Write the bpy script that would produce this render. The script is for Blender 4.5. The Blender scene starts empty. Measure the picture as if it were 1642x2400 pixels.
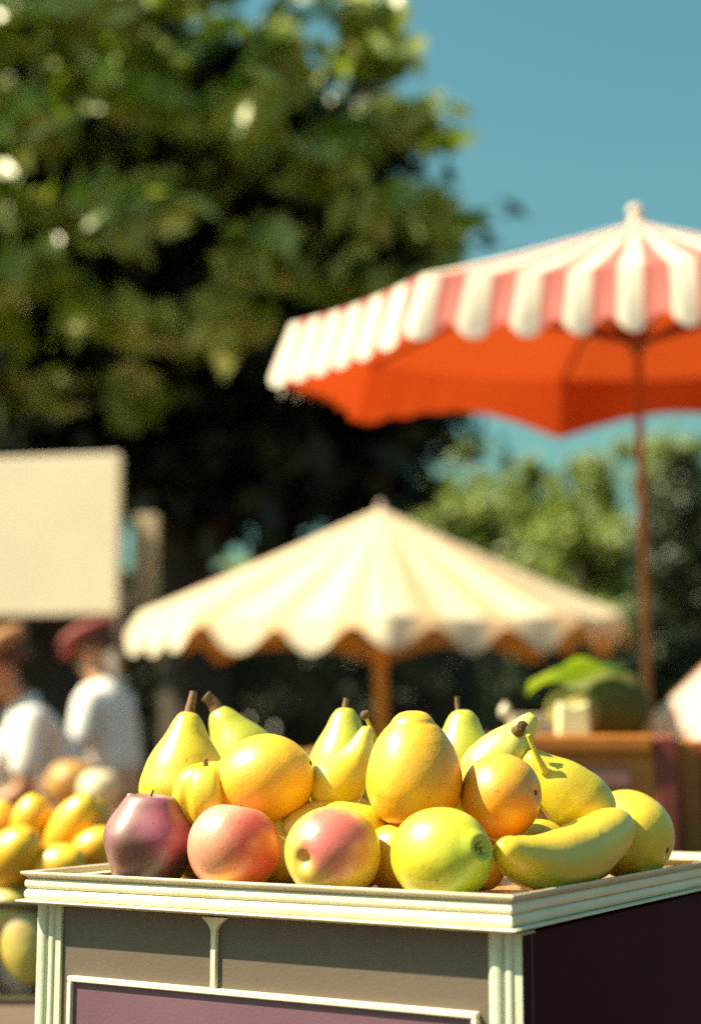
import bpy, bmesh, math, random
import numpy as np
from mathutils import Vector, Matrix, Quaternion
random.seed(7); rng = np.random.default_rng(11)
PI = math.pi
sc = bpy.context.scene; COL = sc.collection

# ------------------------------------------------------------------ camera
FPX, W, H = 3761.0, 1642.0, 2400.0
PITCH = math.radians(8.52); CAMZ = 1.103
cam_d = bpy.data.cameras.new('camera'); cam = bpy.data.objects.new('camera', cam_d); COL.objects.link(cam)
cam_d.sensor_fit = 'VERTICAL'; cam_d.sensor_height = 36; cam_d.lens = FPX / H * 36
cam.location = (0, 0, CAMZ); cam.rotation_euler = (PI / 2 + PITCH, 0, 0)
cam_d.clip_start = .05; cam_d.clip_end = 2000
cam_d.dof.use_dof = True; cam_d.dof.focus_distance = 1.36; cam_d.dof.aperture_fstop = 3.0
sc.camera = cam

def at(px, py, Y):
    """point seen at a pixel of the 1642x2400 photograph, at world distance Y"""
    a, b = (px - W / 2) / FPX, (H / 2 - py) / FPX
    c, s = math.cos(PITCH), math.sin(PITCH)
    dy, dz = c - b * s, s + b * c
    return Vector((a / dy * Y, Y, CAMZ + dz / dy * Y))
def px(n, Y): return n / FPX * Y

# ------------------------------------------------------------------ nodes
def mat(name):
    m = bpy.data.materials.new(name); m.use_nodes = True
    nt = m.node_tree; nt.nodes.clear()
    return m, nt, nt.nodes, nt.links
def N(ns, t, **kw):
    n = ns.new(t)
    for k, v in kw.items():
        if k in n.inputs: n.inputs[k].default_value = v
        else: setattr(n, k, v)
    return n
def c4(c): return (c[0], c[1], c[2], 1)
def mixc(ns, ln, fac, a, b, blend='MIX'):
    n = ns.new('ShaderNodeMix'); n.data_type = 'RGBA'; n.blend_type = blend
    for sock, v in ((n.inputs[0], fac), (n.inputs[6], a), (n.inputs[7], b)):
        if hasattr(v, 'links') or isinstance(v, bpy.types.NodeSocket): ln.new(v, sock)
        elif isinstance(v, (tuple, list)): sock.default_value = c4(v)
        else: sock.default_value = v
    return n.outputs[2]
def ramp(ns, ln, src, lo, hi):
    n = ns.new('ShaderNodeMapRange'); n.interpolation_type = 'SMOOTHSTEP'
    n.inputs[1].default_value = lo; n.inputs[2].default_value = hi
    ln.new(src, n.inputs[0]); return n.outputs[0]
def noise(ns, ln, vec, scale, detail=3, rough=.5):
    n = N(ns, 'ShaderNodeTexNoise'); n.inputs['Scale'].default_value = scale
    n.inputs['Detail'].default_value = detail; n.inputs['Roughness'].default_value = rough
    if vec: ln.new(vec, n.inputs['Vector'])
    return n.outputs['Fac']
def simple(name, col, rough=.5, var=.12, scale=20, bump=.0, bscale=200, coat=0, metal=0, col2=None, spec=.5):
    m, nt, ns, ln = mat(name)
    o = N(ns, 'ShaderNodeOutputMaterial'); p = N(ns, 'ShaderNodeBsdfPrincipled')
    tc = N(ns, 'ShaderNodeTexCoord').outputs['Object']
    f = noise(ns, ln, tc, scale, 5, .6)
    f2 = ramp(ns, ln, f, .3, .7)
    d = tuple(x * (1 - var) for x in col) if col2 is None else col2
    ln.new(mixc(ns, ln, f2, col, d), p.inputs['Base Color'])
    p.inputs['Roughness'].default_value = rough; p.inputs['Coat Weight'].default_value = coat
    p.inputs['Metallic'].default_value = metal; p.inputs['Specular IOR Level'].default_value = spec
    if bump:
        b = N(ns, 'ShaderNodeBump'); b.inputs['Strength'].default_value = bump; b.inputs['Distance'].default_value = .002
        ln.new(noise(ns, ln, tc, bscale, 4), b.inputs['Height']); ln.new(b.outputs[0], p.inputs['Normal'])
    ln.new(p.outputs[0], o.inputs[0]); return m
def wood(name, col, dark, scale=12, stretch=(1, 1, 12), rough=.55, coat=.1):
    m, nt, ns, ln = mat(name)
    o = N(ns, 'ShaderNodeOutputMaterial'); p = N(ns, 'ShaderNodeBsdfPrincipled')
    tc = N(ns, 'ShaderNodeTexCoord').outputs['Object']
    mp = N(ns, 'ShaderNodeMapping'); mp.inputs['Scale'].default_value = stretch; ln.new(tc, mp.inputs[0])
    f = ramp(ns, ln, noise(ns, ln, mp.outputs[0], scale, 6, .65), .3, .7)
    ln.new(mixc(ns, ln, f, col, dark), p.inputs['Base Color'])
    p.inputs['Roughness'].default_value = rough; p.inputs['Coat Weight'].default_value = coat
    ln.new(p.outputs[0], o.inputs[0]); return m

def fruit_mat(name, base, low, blush=None, bdir=(0, 0, 1), blo=.1, bhi=.7, pores=.25, pscale=420, rough=.36,
              second=None, sdir=None, slo=.1, shi=.8, speck=0, coat=.5, sss=.02, speckcol=(.12, .07, .02)):
    """skin of a fruit: mottled ground colour, optional cheek (blush) and second tint (often painted shade away from the sun), pores and specks"""
    m, nt, ns, ln = mat(name)
    o = N(ns, 'ShaderNodeOutputMaterial'); p = N(ns, 'ShaderNodeBsdfPrincipled')
    tc = N(ns, 'ShaderNodeTexCoord').outputs['Object']
    f = ramp(ns, ln, noise(ns, ln, tc, 28, 5, .6), .3, .72)
    col = mixc(ns, ln, f, base, low)
    big_ = ramp(ns, ln, noise(ns, ln, tc, 9, 2, .5), .35, .75)
    col = mixc(ns, ln, big_, col, tuple(x * k for x, k in zip(low, (.98, .86, .7))))
    fine_ = ramp(ns, ln, noise(ns, ln, tc, 420, 3, .7), .30, .75)
    dk = mixc(ns, ln, 1.0, col, (.88, .86, .80), 'MULTIPLY')
    col = mixc(ns, ln, fine_, dk, col)
    def cheek(d, lo, hi):
        nv = N(ns, 'ShaderNodeVectorMath', operation='NORMALIZE'); ln.new(tc, nv.inputs[0])
        dp = N(ns, 'ShaderNodeVectorMath', operation='DOT_PRODUCT'); ln.new(nv.outputs[0], dp.inputs[0])
        dp.inputs[1].default_value = Vector(d).normalized()
        ad = N(ns, 'ShaderNodeMath', operation='MULTIPLY_ADD')
        nn = noise(ns, ln, tc, 45, 6, .7)
        ln.new(nn, ad.inputs[0]); ad.inputs[1].default_value = .55; ln.new(dp.outputs['Value'], ad.inputs[2])
        return ramp(ns, ln, ad.outputs[0], lo + .27, hi + .27)
    if second: col = mixc(ns, ln, cheek(sdir, slo, shi), col, second)
    if blush: col = mixc(ns, ln, cheek(bdir, blo, bhi), col, blush)
    v = N(ns, 'ShaderNodeTexVoronoi'); v.inputs['Scale'].default_value = pscale; ln.new(tc, v.inputs['Vector'])
    if speck:
        v2 = N(ns, 'ShaderNodeTexVoronoi'); v2.inputs['Scale'].default_value = 190; ln.new(tc, v2.inputs['Vector'])
        s = N(ns, 'ShaderNodeMath', operation='MULTIPLY'); s.inputs[1].default_value = speck
        sr = N(ns, 'ShaderNodeMapRange'); sr.inputs[1].default_value = .16; sr.inputs[2].default_value = .04
        ln.new(v2.outputs['Distance'], sr.inputs[0]); ln.new(sr.outputs[0], s.inputs[0])
        col = mixc(ns, ln, s.outputs[0], col, speckcol)
    v3 = N(ns, 'ShaderNodeTexVoronoi'); v3.inputs['Scale'].default_value = 95
    wv = N(ns, 'ShaderNodeMix'); wv.data_type = 'VECTOR'; wv.inputs[0].default_value = .012
    nc = N(ns, 'ShaderNodeTexNoise'); nc.inputs['Scale'].default_value = 260; ln.new(tc, nc.inputs['Vector'])
    ln.new(tc, wv.inputs[4]); ln.new(nc.outputs['Color'], wv.inputs[5]); ln.new(wv.outputs[1], v3.inputs['Vector'])
    sx = N(ns, 'ShaderNodeSeparateXYZ'); ln.new(v3.outputs['Color'], sx.inputs[0])
    on = ramp(ns, ln, sx.outputs[0], .80, .86)
    sz = N(ns, 'ShaderNodeMapRange'); sz.inputs[1].default_value = .17; sz.inputs[2].default_value = .10; ln.new(v3.outputs['Distance'], sz.inputs[0])
    am = N(ns, 'ShaderNodeMath', operation='MULTIPLY'); ln.new(on, am.inputs[0]); ln.new(sz.outputs[0], am.inputs[1])
    am2 = N(ns, 'ShaderNodeMath', operation='MULTIPLY'); ln.new(am.outputs[0], am2.inputs[0]); am2.inputs[1].default_value = .6
    col = mixc(ns, ln, am2.outputs[0], col, (low[0] * .35, low[1] * .25, low[2] * .3))
    ln.new(col, p.inputs['Base Color'])
    rr_ = N(ns, 'ShaderNodeMapRange'); rr_.inputs[3].default_value = rough * .85; rr_.inputs[4].default_value = min(1, rough * 1.6)
    ln.new(noise(ns, ln, tc, 70, 4, .7), rr_.inputs[0]); ln.new(rr_.outputs[0], p.inputs['Roughness'])
    p.inputs['Coat Weight'].default_value = coat; p.inputs['Coat Roughness'].default_value = .34
    p.inputs['Specular IOR Level'].default_value = .6; p.inputs['Subsurface Weight'].default_value = sss; p.inputs['Subsurface Scale'].default_value = .008
    p.inputs['Subsurface Radius'].default_value = (1, .6, .15)
    b = N(ns, 'ShaderNodeBump'); b.inputs['Strength'].default_value = pores; b.inputs['Distance'].default_value = .0006
    ln.new(v.outputs['Distance'], b.inputs['Height'])
    b2 = N(ns, 'ShaderNodeBump'); b2.inputs['Strength'].default_value = .22; b2.inputs['Distance'].default_value = .003
    ln.new(noise(ns, ln, tc, 60, 3), b2.inputs['Height']); ln.new(b.outputs[0], b2.inputs['Normal'])
    ln.new(b2.outputs[0], p.inputs['Normal'])
    ln.new(p.outputs[0], o.inputs[0]); return m

def leaf_mat(name, a, b, trans=.35, scale=1.2, c=None, gloss=.3):
    m, nt, ns, ln = mat(name)
    o = N(ns, 'ShaderNodeOutputMaterial')
    tc = N(ns, 'ShaderNodeTexCoord').outputs['Object']
    f = ramp(ns, ln, noise(ns, ln, tc, scale, 4, .7), .3, .7)
    col = mixc(ns, ln, f, a, b)
    g = N(ns, 'ShaderNodeAttribute', attribute_name='tone')
    col = mixc(ns, ln, g.outputs['Fac'], col, c or tuple(x * 1.7 for x in a))
    p = N(ns, 'ShaderNodeBsdfPrincipled'); ln.new(col, p.inputs['Base Color']); p.inputs['Roughness'].default_value = .36; p.inputs['Specular IOR Level'].default_value = gloss
    t = N(ns, 'ShaderNodeBsdfTranslucent'); ln.new(mixc(ns, ln, 1.0, col, (1.3, 1.35, .35), 'MULTIPLY'), t.inputs[0])
    x = N(ns, 'ShaderNodeMixShader'); x.inputs[0].default_value = trans
    ln.new(p.outputs[0], x.inputs[1]); ln.new(t.outputs[0], x.inputs[2]); ln.new(x.outputs[0], o.inputs[0]); return m

def canopy_mat(name, white, stripe, under, under2, frac=.36, trans=.35, translucent=None, fade=0):
    """striped cloth: printed outside, plain coloured inside; the stripes follow the u of the UV map"""
    m, nt, ns, ln = mat(name)
    o = N(ns, 'ShaderNodeOutputMaterial')
    uv = N(ns, 'ShaderNodeUVMap').outputs[0]
    sp = N(ns, 'ShaderNodeSeparateXYZ'); ln.new(uv, sp.inputs[0])
    fr = N(ns, 'ShaderNodeMath', operation='FRACT'); ln.new(sp.outputs[0], fr.inputs[0])
    s1 = ramp(ns, ln, fr.outputs[0], 1 - frac - .03, 1 - frac + .03)
    s2 = ramp(ns, ln, fr.outputs[0], .0, .05)
    inv = N(ns, 'ShaderNodeMath', operation='SUBTRACT'); inv.inputs[0].default_value = 1; ln.new(s2, inv.inputs[1])
    mx = N(ns, 'ShaderNodeMath', operation='MAXIMUM'); ln.new(s1, mx.inputs[0]); ln.new(inv.outputs[0], mx.inputs[1])
    s = mx.outputs[0]
    tc = N(ns, 'ShaderNodeTexCoord').outputs['Object']
    dirt = ramp(ns, ln, noise(ns, ln, tc, 9, 6, .65), .25, .75)
    w2 = mixc(ns, ln, dirt, white, tuple(x * .86 for x in white))
    outc = mixc(ns, ln, s, w2, stripe)
    inc = mixc(ns, ln, s, under, under2)
    g = N(ns, 'ShaderNodeNewGeometry')
    col = mixc(ns, ln, g.outputs['Backfacing'], outc, inc)
    d = N(ns, 'ShaderNodeBsdfPrincipled'); d.inputs['Roughness'].default_value = .85; d.inputs['Specular IOR Level'].default_value = .2
    ln.new(col, d.inputs['Base Color'])
    t = N(ns, 'ShaderNodeBsdfTranslucent'); 
    if translucent: t.inputs[0].default_value = c4(translucent)
    else: ln.new(inc, t.inputs[0])
    b = N(ns, 'ShaderNodeBump'); b.inputs['Strength'].default_value = .3; b.inputs['Distance'].default_value = .01
    ln.new(noise(ns, ln, tc, 14, 4), b.inputs['Height']); ln.new(b.outputs[0], d.inputs['Normal'])
    x = N(ns, 'ShaderNodeMixShader'); x.inputs[0].default_value = trans
    ln.new(d.outputs[0], x.inputs[1]); ln.new(t.outputs[0], x.inputs[2]); ln.new(x.outputs[0], o.inputs[0]); return m

# ------------------------------------------------------------------ object helpers
def link(name, me, m=None, parent=None, smooth=False):
    o = bpy.data.objects.new(name, me); COL.objects.link(o)
    if m: me.materials.append(m)
    if smooth: me.shade_smooth()
    if parent: o.parent = parent
    return o
def obj(name, bm, m, parent=None, smooth=False, bevel=0, bseg=2):
    me = bpy.data.meshes.new(name); bmesh.ops.recalc_face_normals(bm, faces=bm.faces); bm.to_mesh(me); bm.free()
    o = link(name, me, m, parent, smooth)
    if bevel:
        b = o.modifiers.new('bevel', 'BEVEL'); b.width = bevel; b.segments = bseg; b.limit_method = 'ANGLE'; b.angle_limit = .6
        me.shade_smooth(); b.harden_normals = True
    return o
def tag(o, label=None, cat=None, group=None, kind=None):
    if label: o['label'] = label
    if cat: o['category'] = cat
    if group: o['group'] = group
    if kind: o['kind'] = kind
    return o
def empty(name, loc=(0, 0, 0), rz=0):
    o = bpy.data.objects.new(name, None); COL.objects.link(o); o.location = loc; o.rotation_euler = (0, 0, rz)
    o.empty_display_size = .1; return o
def box(bm, x0, x1, y0, y1, z0, z1, M=None):
    vs = [bm.verts.new((x, y, z)) for x in (x0, x1) for y in (y0, y1) for z in (z0, z1)]
    for f in ((0, 1, 3, 2), (4, 6, 7, 5), (0, 4, 5, 1), (2, 3, 7, 6), (0, 2, 6, 4), (1, 5, 7, 3)):
        bm.faces.new([vs[i] for i in f])
    if M is not None:
        for v in vs: v.co = M @ v.co
def tube(bm, pts, rad, seg=12, cap=True, flat=1.0):
    pts = [Vector(p) for p in pts]; n = len(pts)
    if not hasattr(rad, '__len__'): rad = [rad] * n
    t0 = (pts[1] - pts[0]).normalized(); up = Vector((0, 0, 1)) if abs(t0.z) < .9 else Vector((1, 0, 0))
    a = t0.cross(up).normalized(); rings = []
    for i, p in enumerate(pts):
        t = (pts[min(i + 1, n - 1)] - pts[max(i - 1, 0)]).normalized()
        a = (a - t * a.dot(t)).normalized(); b = t.cross(a)
        rings.append([bm.verts.new(p + (a * math.cos(k * 2 * PI / seg) + b * math.sin(k * 2 * PI / seg) * flat) * rad[i]) for k in range(seg)])
    for r, q in zip(rings, rings[1:]):
        for k in range(seg): bm.faces.new((r[k], r[(k + 1) % seg], q[(k + 1) % seg], q[k]))
    if cap:
        bm.faces.new(rings[0][::-1]); bm.faces.new(rings[-1])
def crom(P, n):
    P = [Vector(p) for p in P]; out = []
    Q = [P[0] * 2 - P[1]] + P + [P[-1] * 2 - P[-2]]
    for i in range(1, len(Q) - 2):
        for k in range(n):
            t = k / n; a, b, c, d = Q[i - 1:i + 3]
            out.append(.5 * ((2 * b) + (c - a) * t + (2 * a - 5 * b + 4 * c - d) * t * t + (3 * b - a - 3 * c + d) * t ** 3))
    out.append(P[-1]); return out
def lathe(bm, prof, seg=56, deform=None):
    """prof: (r, z) from bottom pole to top pole"""
    rings = []
    for r, z in prof[1:-1]:
        rings.append([bm.verts.new((r * math.cos(2 * PI * k / seg), r * math.sin(2 * PI * k / seg), z)) for k in range(seg)])
    b = bm.verts.new((0, 0, prof[0][1])); t = bm.verts.new((0, 0, prof[-1][1]))
    for k in range(seg):
        bm.faces.new((b, rings[0][(k + 1) % seg], rings[0][k])); bm.faces.new((t, rings[-1][k], rings[-1][(k + 1) % seg]))
    for r, q in zip(rings, rings[1:]):
        for k in range(seg): bm.faces.new((r[k], r[(k + 1) % seg], q[(k + 1) % seg], q[k]))
    if deform:
        for v in bm.verts: v.co = deform(v.co.copy())
def lump(amp, freq, seed):
    from mathutils import noise as mn
    off = Vector((seed * 3.1, seed * 1.7, seed * 5.3))
    def f(c):
        return c * (1 + amp * mn.noise(c * freq + off))
    return f
def prof_apple(R, Hh, top=.16, bot=.1, taper=.06, n=40, w=.3):
    P = []
    for i in range(n + 1):
        t = PI * i / n; r = math.sin(t) ** .92 * R * (1 + taper * -math.cos(t)); z = -math.cos(t) * Hh
        if z > 0: z -= top * Hh * 2 * math.exp(-(r / (w * R)) ** 2)
        else: z += bot * Hh * 2 * math.exp(-(r / (w * R)) ** 2)
        P.append((r, z))
    P[0] = (0, P[0][1]); P[-1] = (0, P[-1][1]); return P
def prof_pts(pts, n=7):
    q = crom([(r, 0, z) for r, z in pts], n); q = [(max(p.x, 0.0002), p.z) for p in q]
    q[0] = (0, q[0][1]); q[-1] = (0, q[-1][1]); return q
def quat(axis, roll=0):
    return Vector((0, 0, 1)).rotation_difference(Vector(axis).normalized()) @ Quaternion((0, 0, 1), roll)
def place(o, loc, axis=(0, 0, 1), roll=0):
    o.rotation_mode = 'QUATERNION'; o.rotation_quaternion = quat(axis, roll); o.location = loc
def local(d, axis, roll=0): return quat(axis, roll).inverted() @ Vector(d)

# ------------------------------------------------------------------ world, sun
S = Vector((-.66, -.09, .745)).normalized()            # towards the sun
elev = math.asin(S.z); azim = math.atan2(S.x, S.y)
w = bpy.data.worlds.new('World'); sc.world = w; w.use_nodes = True
nt = w.node_tree; bg = nt.nodes['Background']
sky = nt.nodes.new('ShaderNodeTexSky'); sky.sky_type = 'NISHITA'; sky.sun_disc = False
sky.sun_elevation = elev; sky.sun_rotation = azim; sky.dust_density = 3.5; sky.ozone_density = .9; sky.air_density = 1.4
tint = nt.nodes.new('ShaderNodeMix'); tint.data_type = 'RGBA'; tint.blend_type = 'MULTIPLY'; tint.inputs[0].default_value = 1
tint.inputs[7].default_value = (.63, 1.13, .95, 1)
nt.links.new(sky.outputs[0], tint.inputs[6]); nt.links.new(tint.outputs[2], bg.inputs[0]); bg.inputs[1].default_value = .05
sd = bpy.data.lights.new('sun', 'SUN'); sd.energy = 5.0; sd.angle = math.radians(.55); sd.color = (1, .87, .60)
so = bpy.data.objects.new('sun', sd); COL.objects.link(so); so.rotation_mode = 'QUATERNION'
so.rotation_quaternion = Vector((0, 0, 1)).rotation_difference(S)

# ------------------------------------------------------------------ materials
def worn(name, col, under, rough=.4):
    m, nt, ns, ln = mat(name)
    o = N(ns, 'ShaderNodeOutputMaterial'); p = N(ns, 'ShaderNodeBsdfPrincipled')
    tc = N(ns, 'ShaderNodeTexCoord').outputs['Object']
    c = mixc(ns, ln, ramp(ns, ln, noise(ns, ln, tc, 14, 6, .7), .3, .75), col, tuple(x * k for x, k in zip(col, (.88, .84, .74))))
    c = mixc(ns, ln, ramp(ns, ln, noise(ns, ln, tc, 130, 5, .75), .62, .74), c, tuple(x * .72 for x in col))
    c = mixc(ns, ln, ramp(ns, ln, noise(ns, ln, tc, 46, 8, .8), .685, .70), c, under)
    ln.new(c, p.inputs['Base Color']); p.inputs['Coat Weight'].default_value = .12
    rr = N(ns, 'ShaderNodeMapRange'); rr.inputs[3].default_value = rough * .7; rr.inputs[4].default_value = rough * 1.6
    ln.new(noise(ns, ln, tc, 30, 5, .7), rr.inputs[0]); ln.new(rr.outputs[0], p.inputs['Roughness'])
    b = N(ns, 'ShaderNodeBump'); b.inputs['Strength'].default_value = .25; b.inputs['Distance'].default_value = .001
    ln.new(noise(ns, ln, tc, 160, 5, .7), b.inputs['Height']); ln.new(b.outputs[0], p.inputs['Normal'])
    ln.new(p.outputs[0], o.inputs[0]); return m
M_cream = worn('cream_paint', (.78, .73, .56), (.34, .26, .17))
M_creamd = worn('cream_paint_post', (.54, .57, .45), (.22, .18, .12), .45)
M_rim = simple('tray_rim', (.62, .52, .38), .35, .15, 15, .05, 200, coat=.2)
M_tray = simple('tray_floor', (.52, .33, .14), .28, .3, 11, .05, 120, coat=.3, col2=(.40, .22, .09))
M_panel = simple('panel_taupe', (.122, .090, .068), .6, .12, 7, .15, 400)
M_purple = simple('panel_purple', (.115, .05, .085), .5, .15, 5, .15, 400, col2=(.15, .07, .10))
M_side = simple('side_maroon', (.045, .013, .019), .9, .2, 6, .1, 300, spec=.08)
M_stemb = simple('stem_brown', (.20, .10, .045), .7, .4, 180, .4, 900)
M_stemy = simple('stem_yellow', (.72, .60, .06), .5, .25, 120, .2, 700)
M_stemd = simple('stem_dark', (.07, .035, .015), .8, .4, 200, .4, 900)
M_calyx = simple('calyx', (.16, .09, .035), .8, .5, 300, .5, 900)

# ================================================================== THE CART
yaw = math.radians(59.4)
L = Vector((-math.sin(yaw), math.cos(yaw), 0)); R_ = Vector((math.cos(yaw), math.sin(yaw), 0))
B = Vector((.1186, 1.2, 1.0)); LW, LD = .4748, .56
nf, nr = -R_, -L                                        # outward normals of the front and the right face
FLOOR = .986
def cart_pt(a, b, z): return Vector((B.x, B.y, 0)) + L * a + R_ * b + Vector((0, 0, z))
def ring_sweep(bm, prof, inset_x=0):
    """prof: (outward offset, z) swept round the tray's rectangle with mitred corners"""
    rings = []
    for o, z in prof:
        rings.append([bm.verts.new(cart_pt(a, b, z)) for a, b in ((-o, -o), (LW + o, -o), (LW + o, LD + o), (-o, LD + o))])
    for r, q in zip(rings, rings[1:]):
        for k in range(4): bm.faces.new((r[k], r[(k + 1) % 4], q[(k + 1) % 4], q[k]))
    return rings
cart = empty('fruit_cart', (B.x, B.y, 0))
tag(cart, 'cream painted cart with fluted tray edge carrying the sharp heap of mixed fruit in front', 'fruit cart')
def cpart(name, bm, m, parent=None, **k):
    o = obj(name, bm, m, None, **k); o.parent = parent or cart
    if parent is None: o.matrix_parent_inverse = Matrix.Translation(-Vector((B.x, B.y, 0)))
    return o
bm = bmesh.new(); vs = [bm.verts.new(cart_pt(a, b, FLOOR)) for a, b in ((.006, .006), (LW - .006, .006), (LW - .006, LD - .006), (.006, LD - .006))]
lo = [bm.verts.new(v.co - Vector((0, 0, .010))) for v in vs]
bm.faces.new(vs); bm.faces.new(lo[::-1])
for k in range(4): bm.faces.new((vs[k], vs[(k + 1) % 4], lo[(k + 1) % 4], lo[k]))
cpart('tray_floor', bm, M_tray)
def arc(co, cz, r, a0, a1, n, ro=1.0):
    return [(co + r * ro * math.cos(math.radians(a0 + (a1 - a0) * i / n)), cz + r * math.sin(math.radians(a0 + (a1 - a0) * i / n))) for i in range(n + 1)]
bm = bmesh.new()
ring_sweep(bm, [(-.006, .9868), (-.0055, .9965), (-.0042, .9988), (-.0015, 1.0000), (-.0003, .9996), (0, .9985), (-.0004, .9972), (-.003, .9958), (-.0045, .9942), (-.006, .9936), (-.0064, .9868)])
cpart('tray_rim', bm, M_rim, smooth=False, bevel=.0004)
bm = bmesh.new()
p1 = arc(-.0062, .9893, .0043, 90, -90, 10, .75); p2 = arc(-.0062, .9802, .0046, 90, -90, 10, .75)
ring_sweep(bm, [(-.02, .9936)] + p1 + [(-.0075, .9849)] + p2 + [(-.02, .9756)])
o = cpart('edge_moulding', bm, M_cream, smooth=True)
o.data.set_sharp_from_angle(angle=math.radians(40))
bm = bmesh.new()
ring_sweep(bm, [(-.03, .9754), (.0016, .9754), (.0026, .9748), (.0024, .9738), (-.006, .9722), (-.017, .9700), (-.03, .9700)])
cpart('lower_ledge', bm, M_cream, bevel=.0003)
# posts, panels
PA, PO, PN = .0012, .0130, .0188                                     # how far posts and panels sit back from the edge
def upright(a0, b0, z1=.971, z0=.10):
    """fluted corner post whose corner stands at (a0, b0)"""
    bm = bmesh.new(); w_ = .027
    box(bm, a0, a0 + w_, b0 + .003, b0 + w_, z0, z1)
    for c, r in ((.0068, .0056), (.0170, .0034)):       # two half-round flutes on the front
        pts = [(a0 + .027 - c + r * math.cos(t), b0 + .0032 - r * .62 * math.sin(t)) for t in [PI * k / 10 for k in range(11)]]
        ra = [bm.verts.new((x, y, z0)) for x, y in pts]; rb = [bm.verts.new((x, y, z1)) for x, y in pts]
        for k in range(10): bm.faces.new((ra[k], ra[k + 1], rb[k + 1], rb[k]))
    for v in bm.verts:
        v.co = cart_pt(v.co.x, v.co.y, v.co.z)
    return bm
for a0, b0 in ((PA, PO), (LW - PA - .0335, PO), (PA, LD - PO - .027), (LW - PA - .0335, LD - PO - .027)):
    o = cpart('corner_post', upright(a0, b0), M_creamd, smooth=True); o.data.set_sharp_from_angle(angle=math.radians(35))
def cbox(bm, a0, a1, b0, b1, z0, z1):
    n0 = len(bm.verts); box(bm, a0, a1, b0, b1, z0, z1)
    bm.verts.ensure_lookup_table()
    for v in bm.verts[n0:]: v.co = cart_pt(v.co.x, v.co.y, v.co.z)
bm = bmesh.new(); cbox(bm, PA + .0265, LW - PA - .033, PN, PN + .01, .30, .9695); cpart('front_panel', bm, M_panel)
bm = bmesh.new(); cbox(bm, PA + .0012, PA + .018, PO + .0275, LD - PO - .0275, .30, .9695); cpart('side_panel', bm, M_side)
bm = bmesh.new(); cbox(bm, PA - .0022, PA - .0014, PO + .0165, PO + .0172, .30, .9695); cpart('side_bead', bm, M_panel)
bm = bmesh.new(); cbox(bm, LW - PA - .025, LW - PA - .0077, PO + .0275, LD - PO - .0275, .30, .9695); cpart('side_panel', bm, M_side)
bm = bmesh.new(); cbox(bm, PA + .0265, LW - PA - .0265, LD - PN - .01, LD - PN, .30, .9695); cpart('back_panel', bm, M_panel)
bm = bmesh.new(); cbox(bm, PA - .0012, PA + .0008, PO + .0042, PO + .0270, .101, .9695); 
cpart('post_shade_sheet', bm, M_side)
# dark sheet above puts shade on the corner post's side; slim divider with a flared head
a_div = .2775
bm = bmesh.new()
pf = [(.0026, .9122), (.0026, .955), (.003, .9585), (.0055, .963), (.011, .9672), (.0125, .9690)]
fr = [bm.verts.new(cart_pt(a_div - x, PN - .004, z)) for x, z in pf] + [bm.verts.new(cart_pt(a_div + x, PN - .004, z)) for x, z in pf[::-1]]
bk = [bm.verts.new(v.co + R_ * .006) for v in fr]
bm.faces.new(fr); bm.faces.new(bk[::-1])
for k in range(len(fr)): bm.faces.new((fr[k], fr[(k + 1) % len(fr)], bk[(k + 1) % len(fr)], bk[k]))
cpart('divider', bm, M_cream, bevel=.0008)
FZ = .9122; fa0, fa1 = PA + .040, LW - PA - .048
bm = bmesh.new(); cbox(bm, fa0, fa1, PN - .0022, PN + .002, .52, FZ - .003); sign = cpart('sign_panel', bm, M_purple)
bm = bmesh.new()
for a0, a1, z0, z1 in ((fa0 - .004, fa1 + .004, FZ - .0048, FZ), (fa1 - .0008, fa1 + .004, .52, FZ - .0048), (fa0 - .004, fa0 + .0008, .52, FZ - .0048), (fa0 - .004, fa1 + .004, .515, .52)):
    cbox(bm, a0, a1, PN - .006, PN + .001, z0, z1)
cpart('sign_frame', bm, simple('frame_cream', (.82, .74, .58), .4, .1, 30, .1, 300), bevel=.0012)
bm = bmesh.new(); cbox(bm, PA + .002, LW - PA - .002, PO + .004, LD - PO - .002, .28, .2995); cpart('bottom_shelf', bm, M_panel)

# ================================================================== FRUIT ON THE CART
FR = []
def fruit(name, cat, label, bm, m, loc, axis=(0, 0, 1), roll=0, group='fruit heaped on the cart'):
    o = obj(name, bm, m, None, smooth=True); place(o, loc, axis, roll); tag(o, label, cat, group)
    FR.append((o, Vector(loc))); return o
def stem(parent, pts, rad, m, name='stem', knob=0):
    bm = bmesh.new(); q = crom(pts, 5); n = len(q)
    rr = [rad * (1.25 - .45 * i / n) for i in range(n)]
    if knob: rr = [r * (1 + knob * max(0, (i / n - .72)) * 3.5) for i, r in enumerate(rr)]
    if not knob: rr[0] *= 1.2
    tube(bm, q, rr, 10)
    return obj(name, bm, m, parent, smooth=True)
def round_fruit(name, cat, label, m, loc, R, Hh=None, axis=(0, 0, 1), roll=0, seed=1, amp=.05, freq=18, top=.12, bot=.08, taper=.05, w=.28):
    bm = bmesh.new(); lathe(bm, prof_apple(R, Hh or R, top, bot, taper, w=w), 64, lump(amp, freq, seed))
    return fruit(name, cat, label, bm, m, loc, axis, roll)
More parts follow.
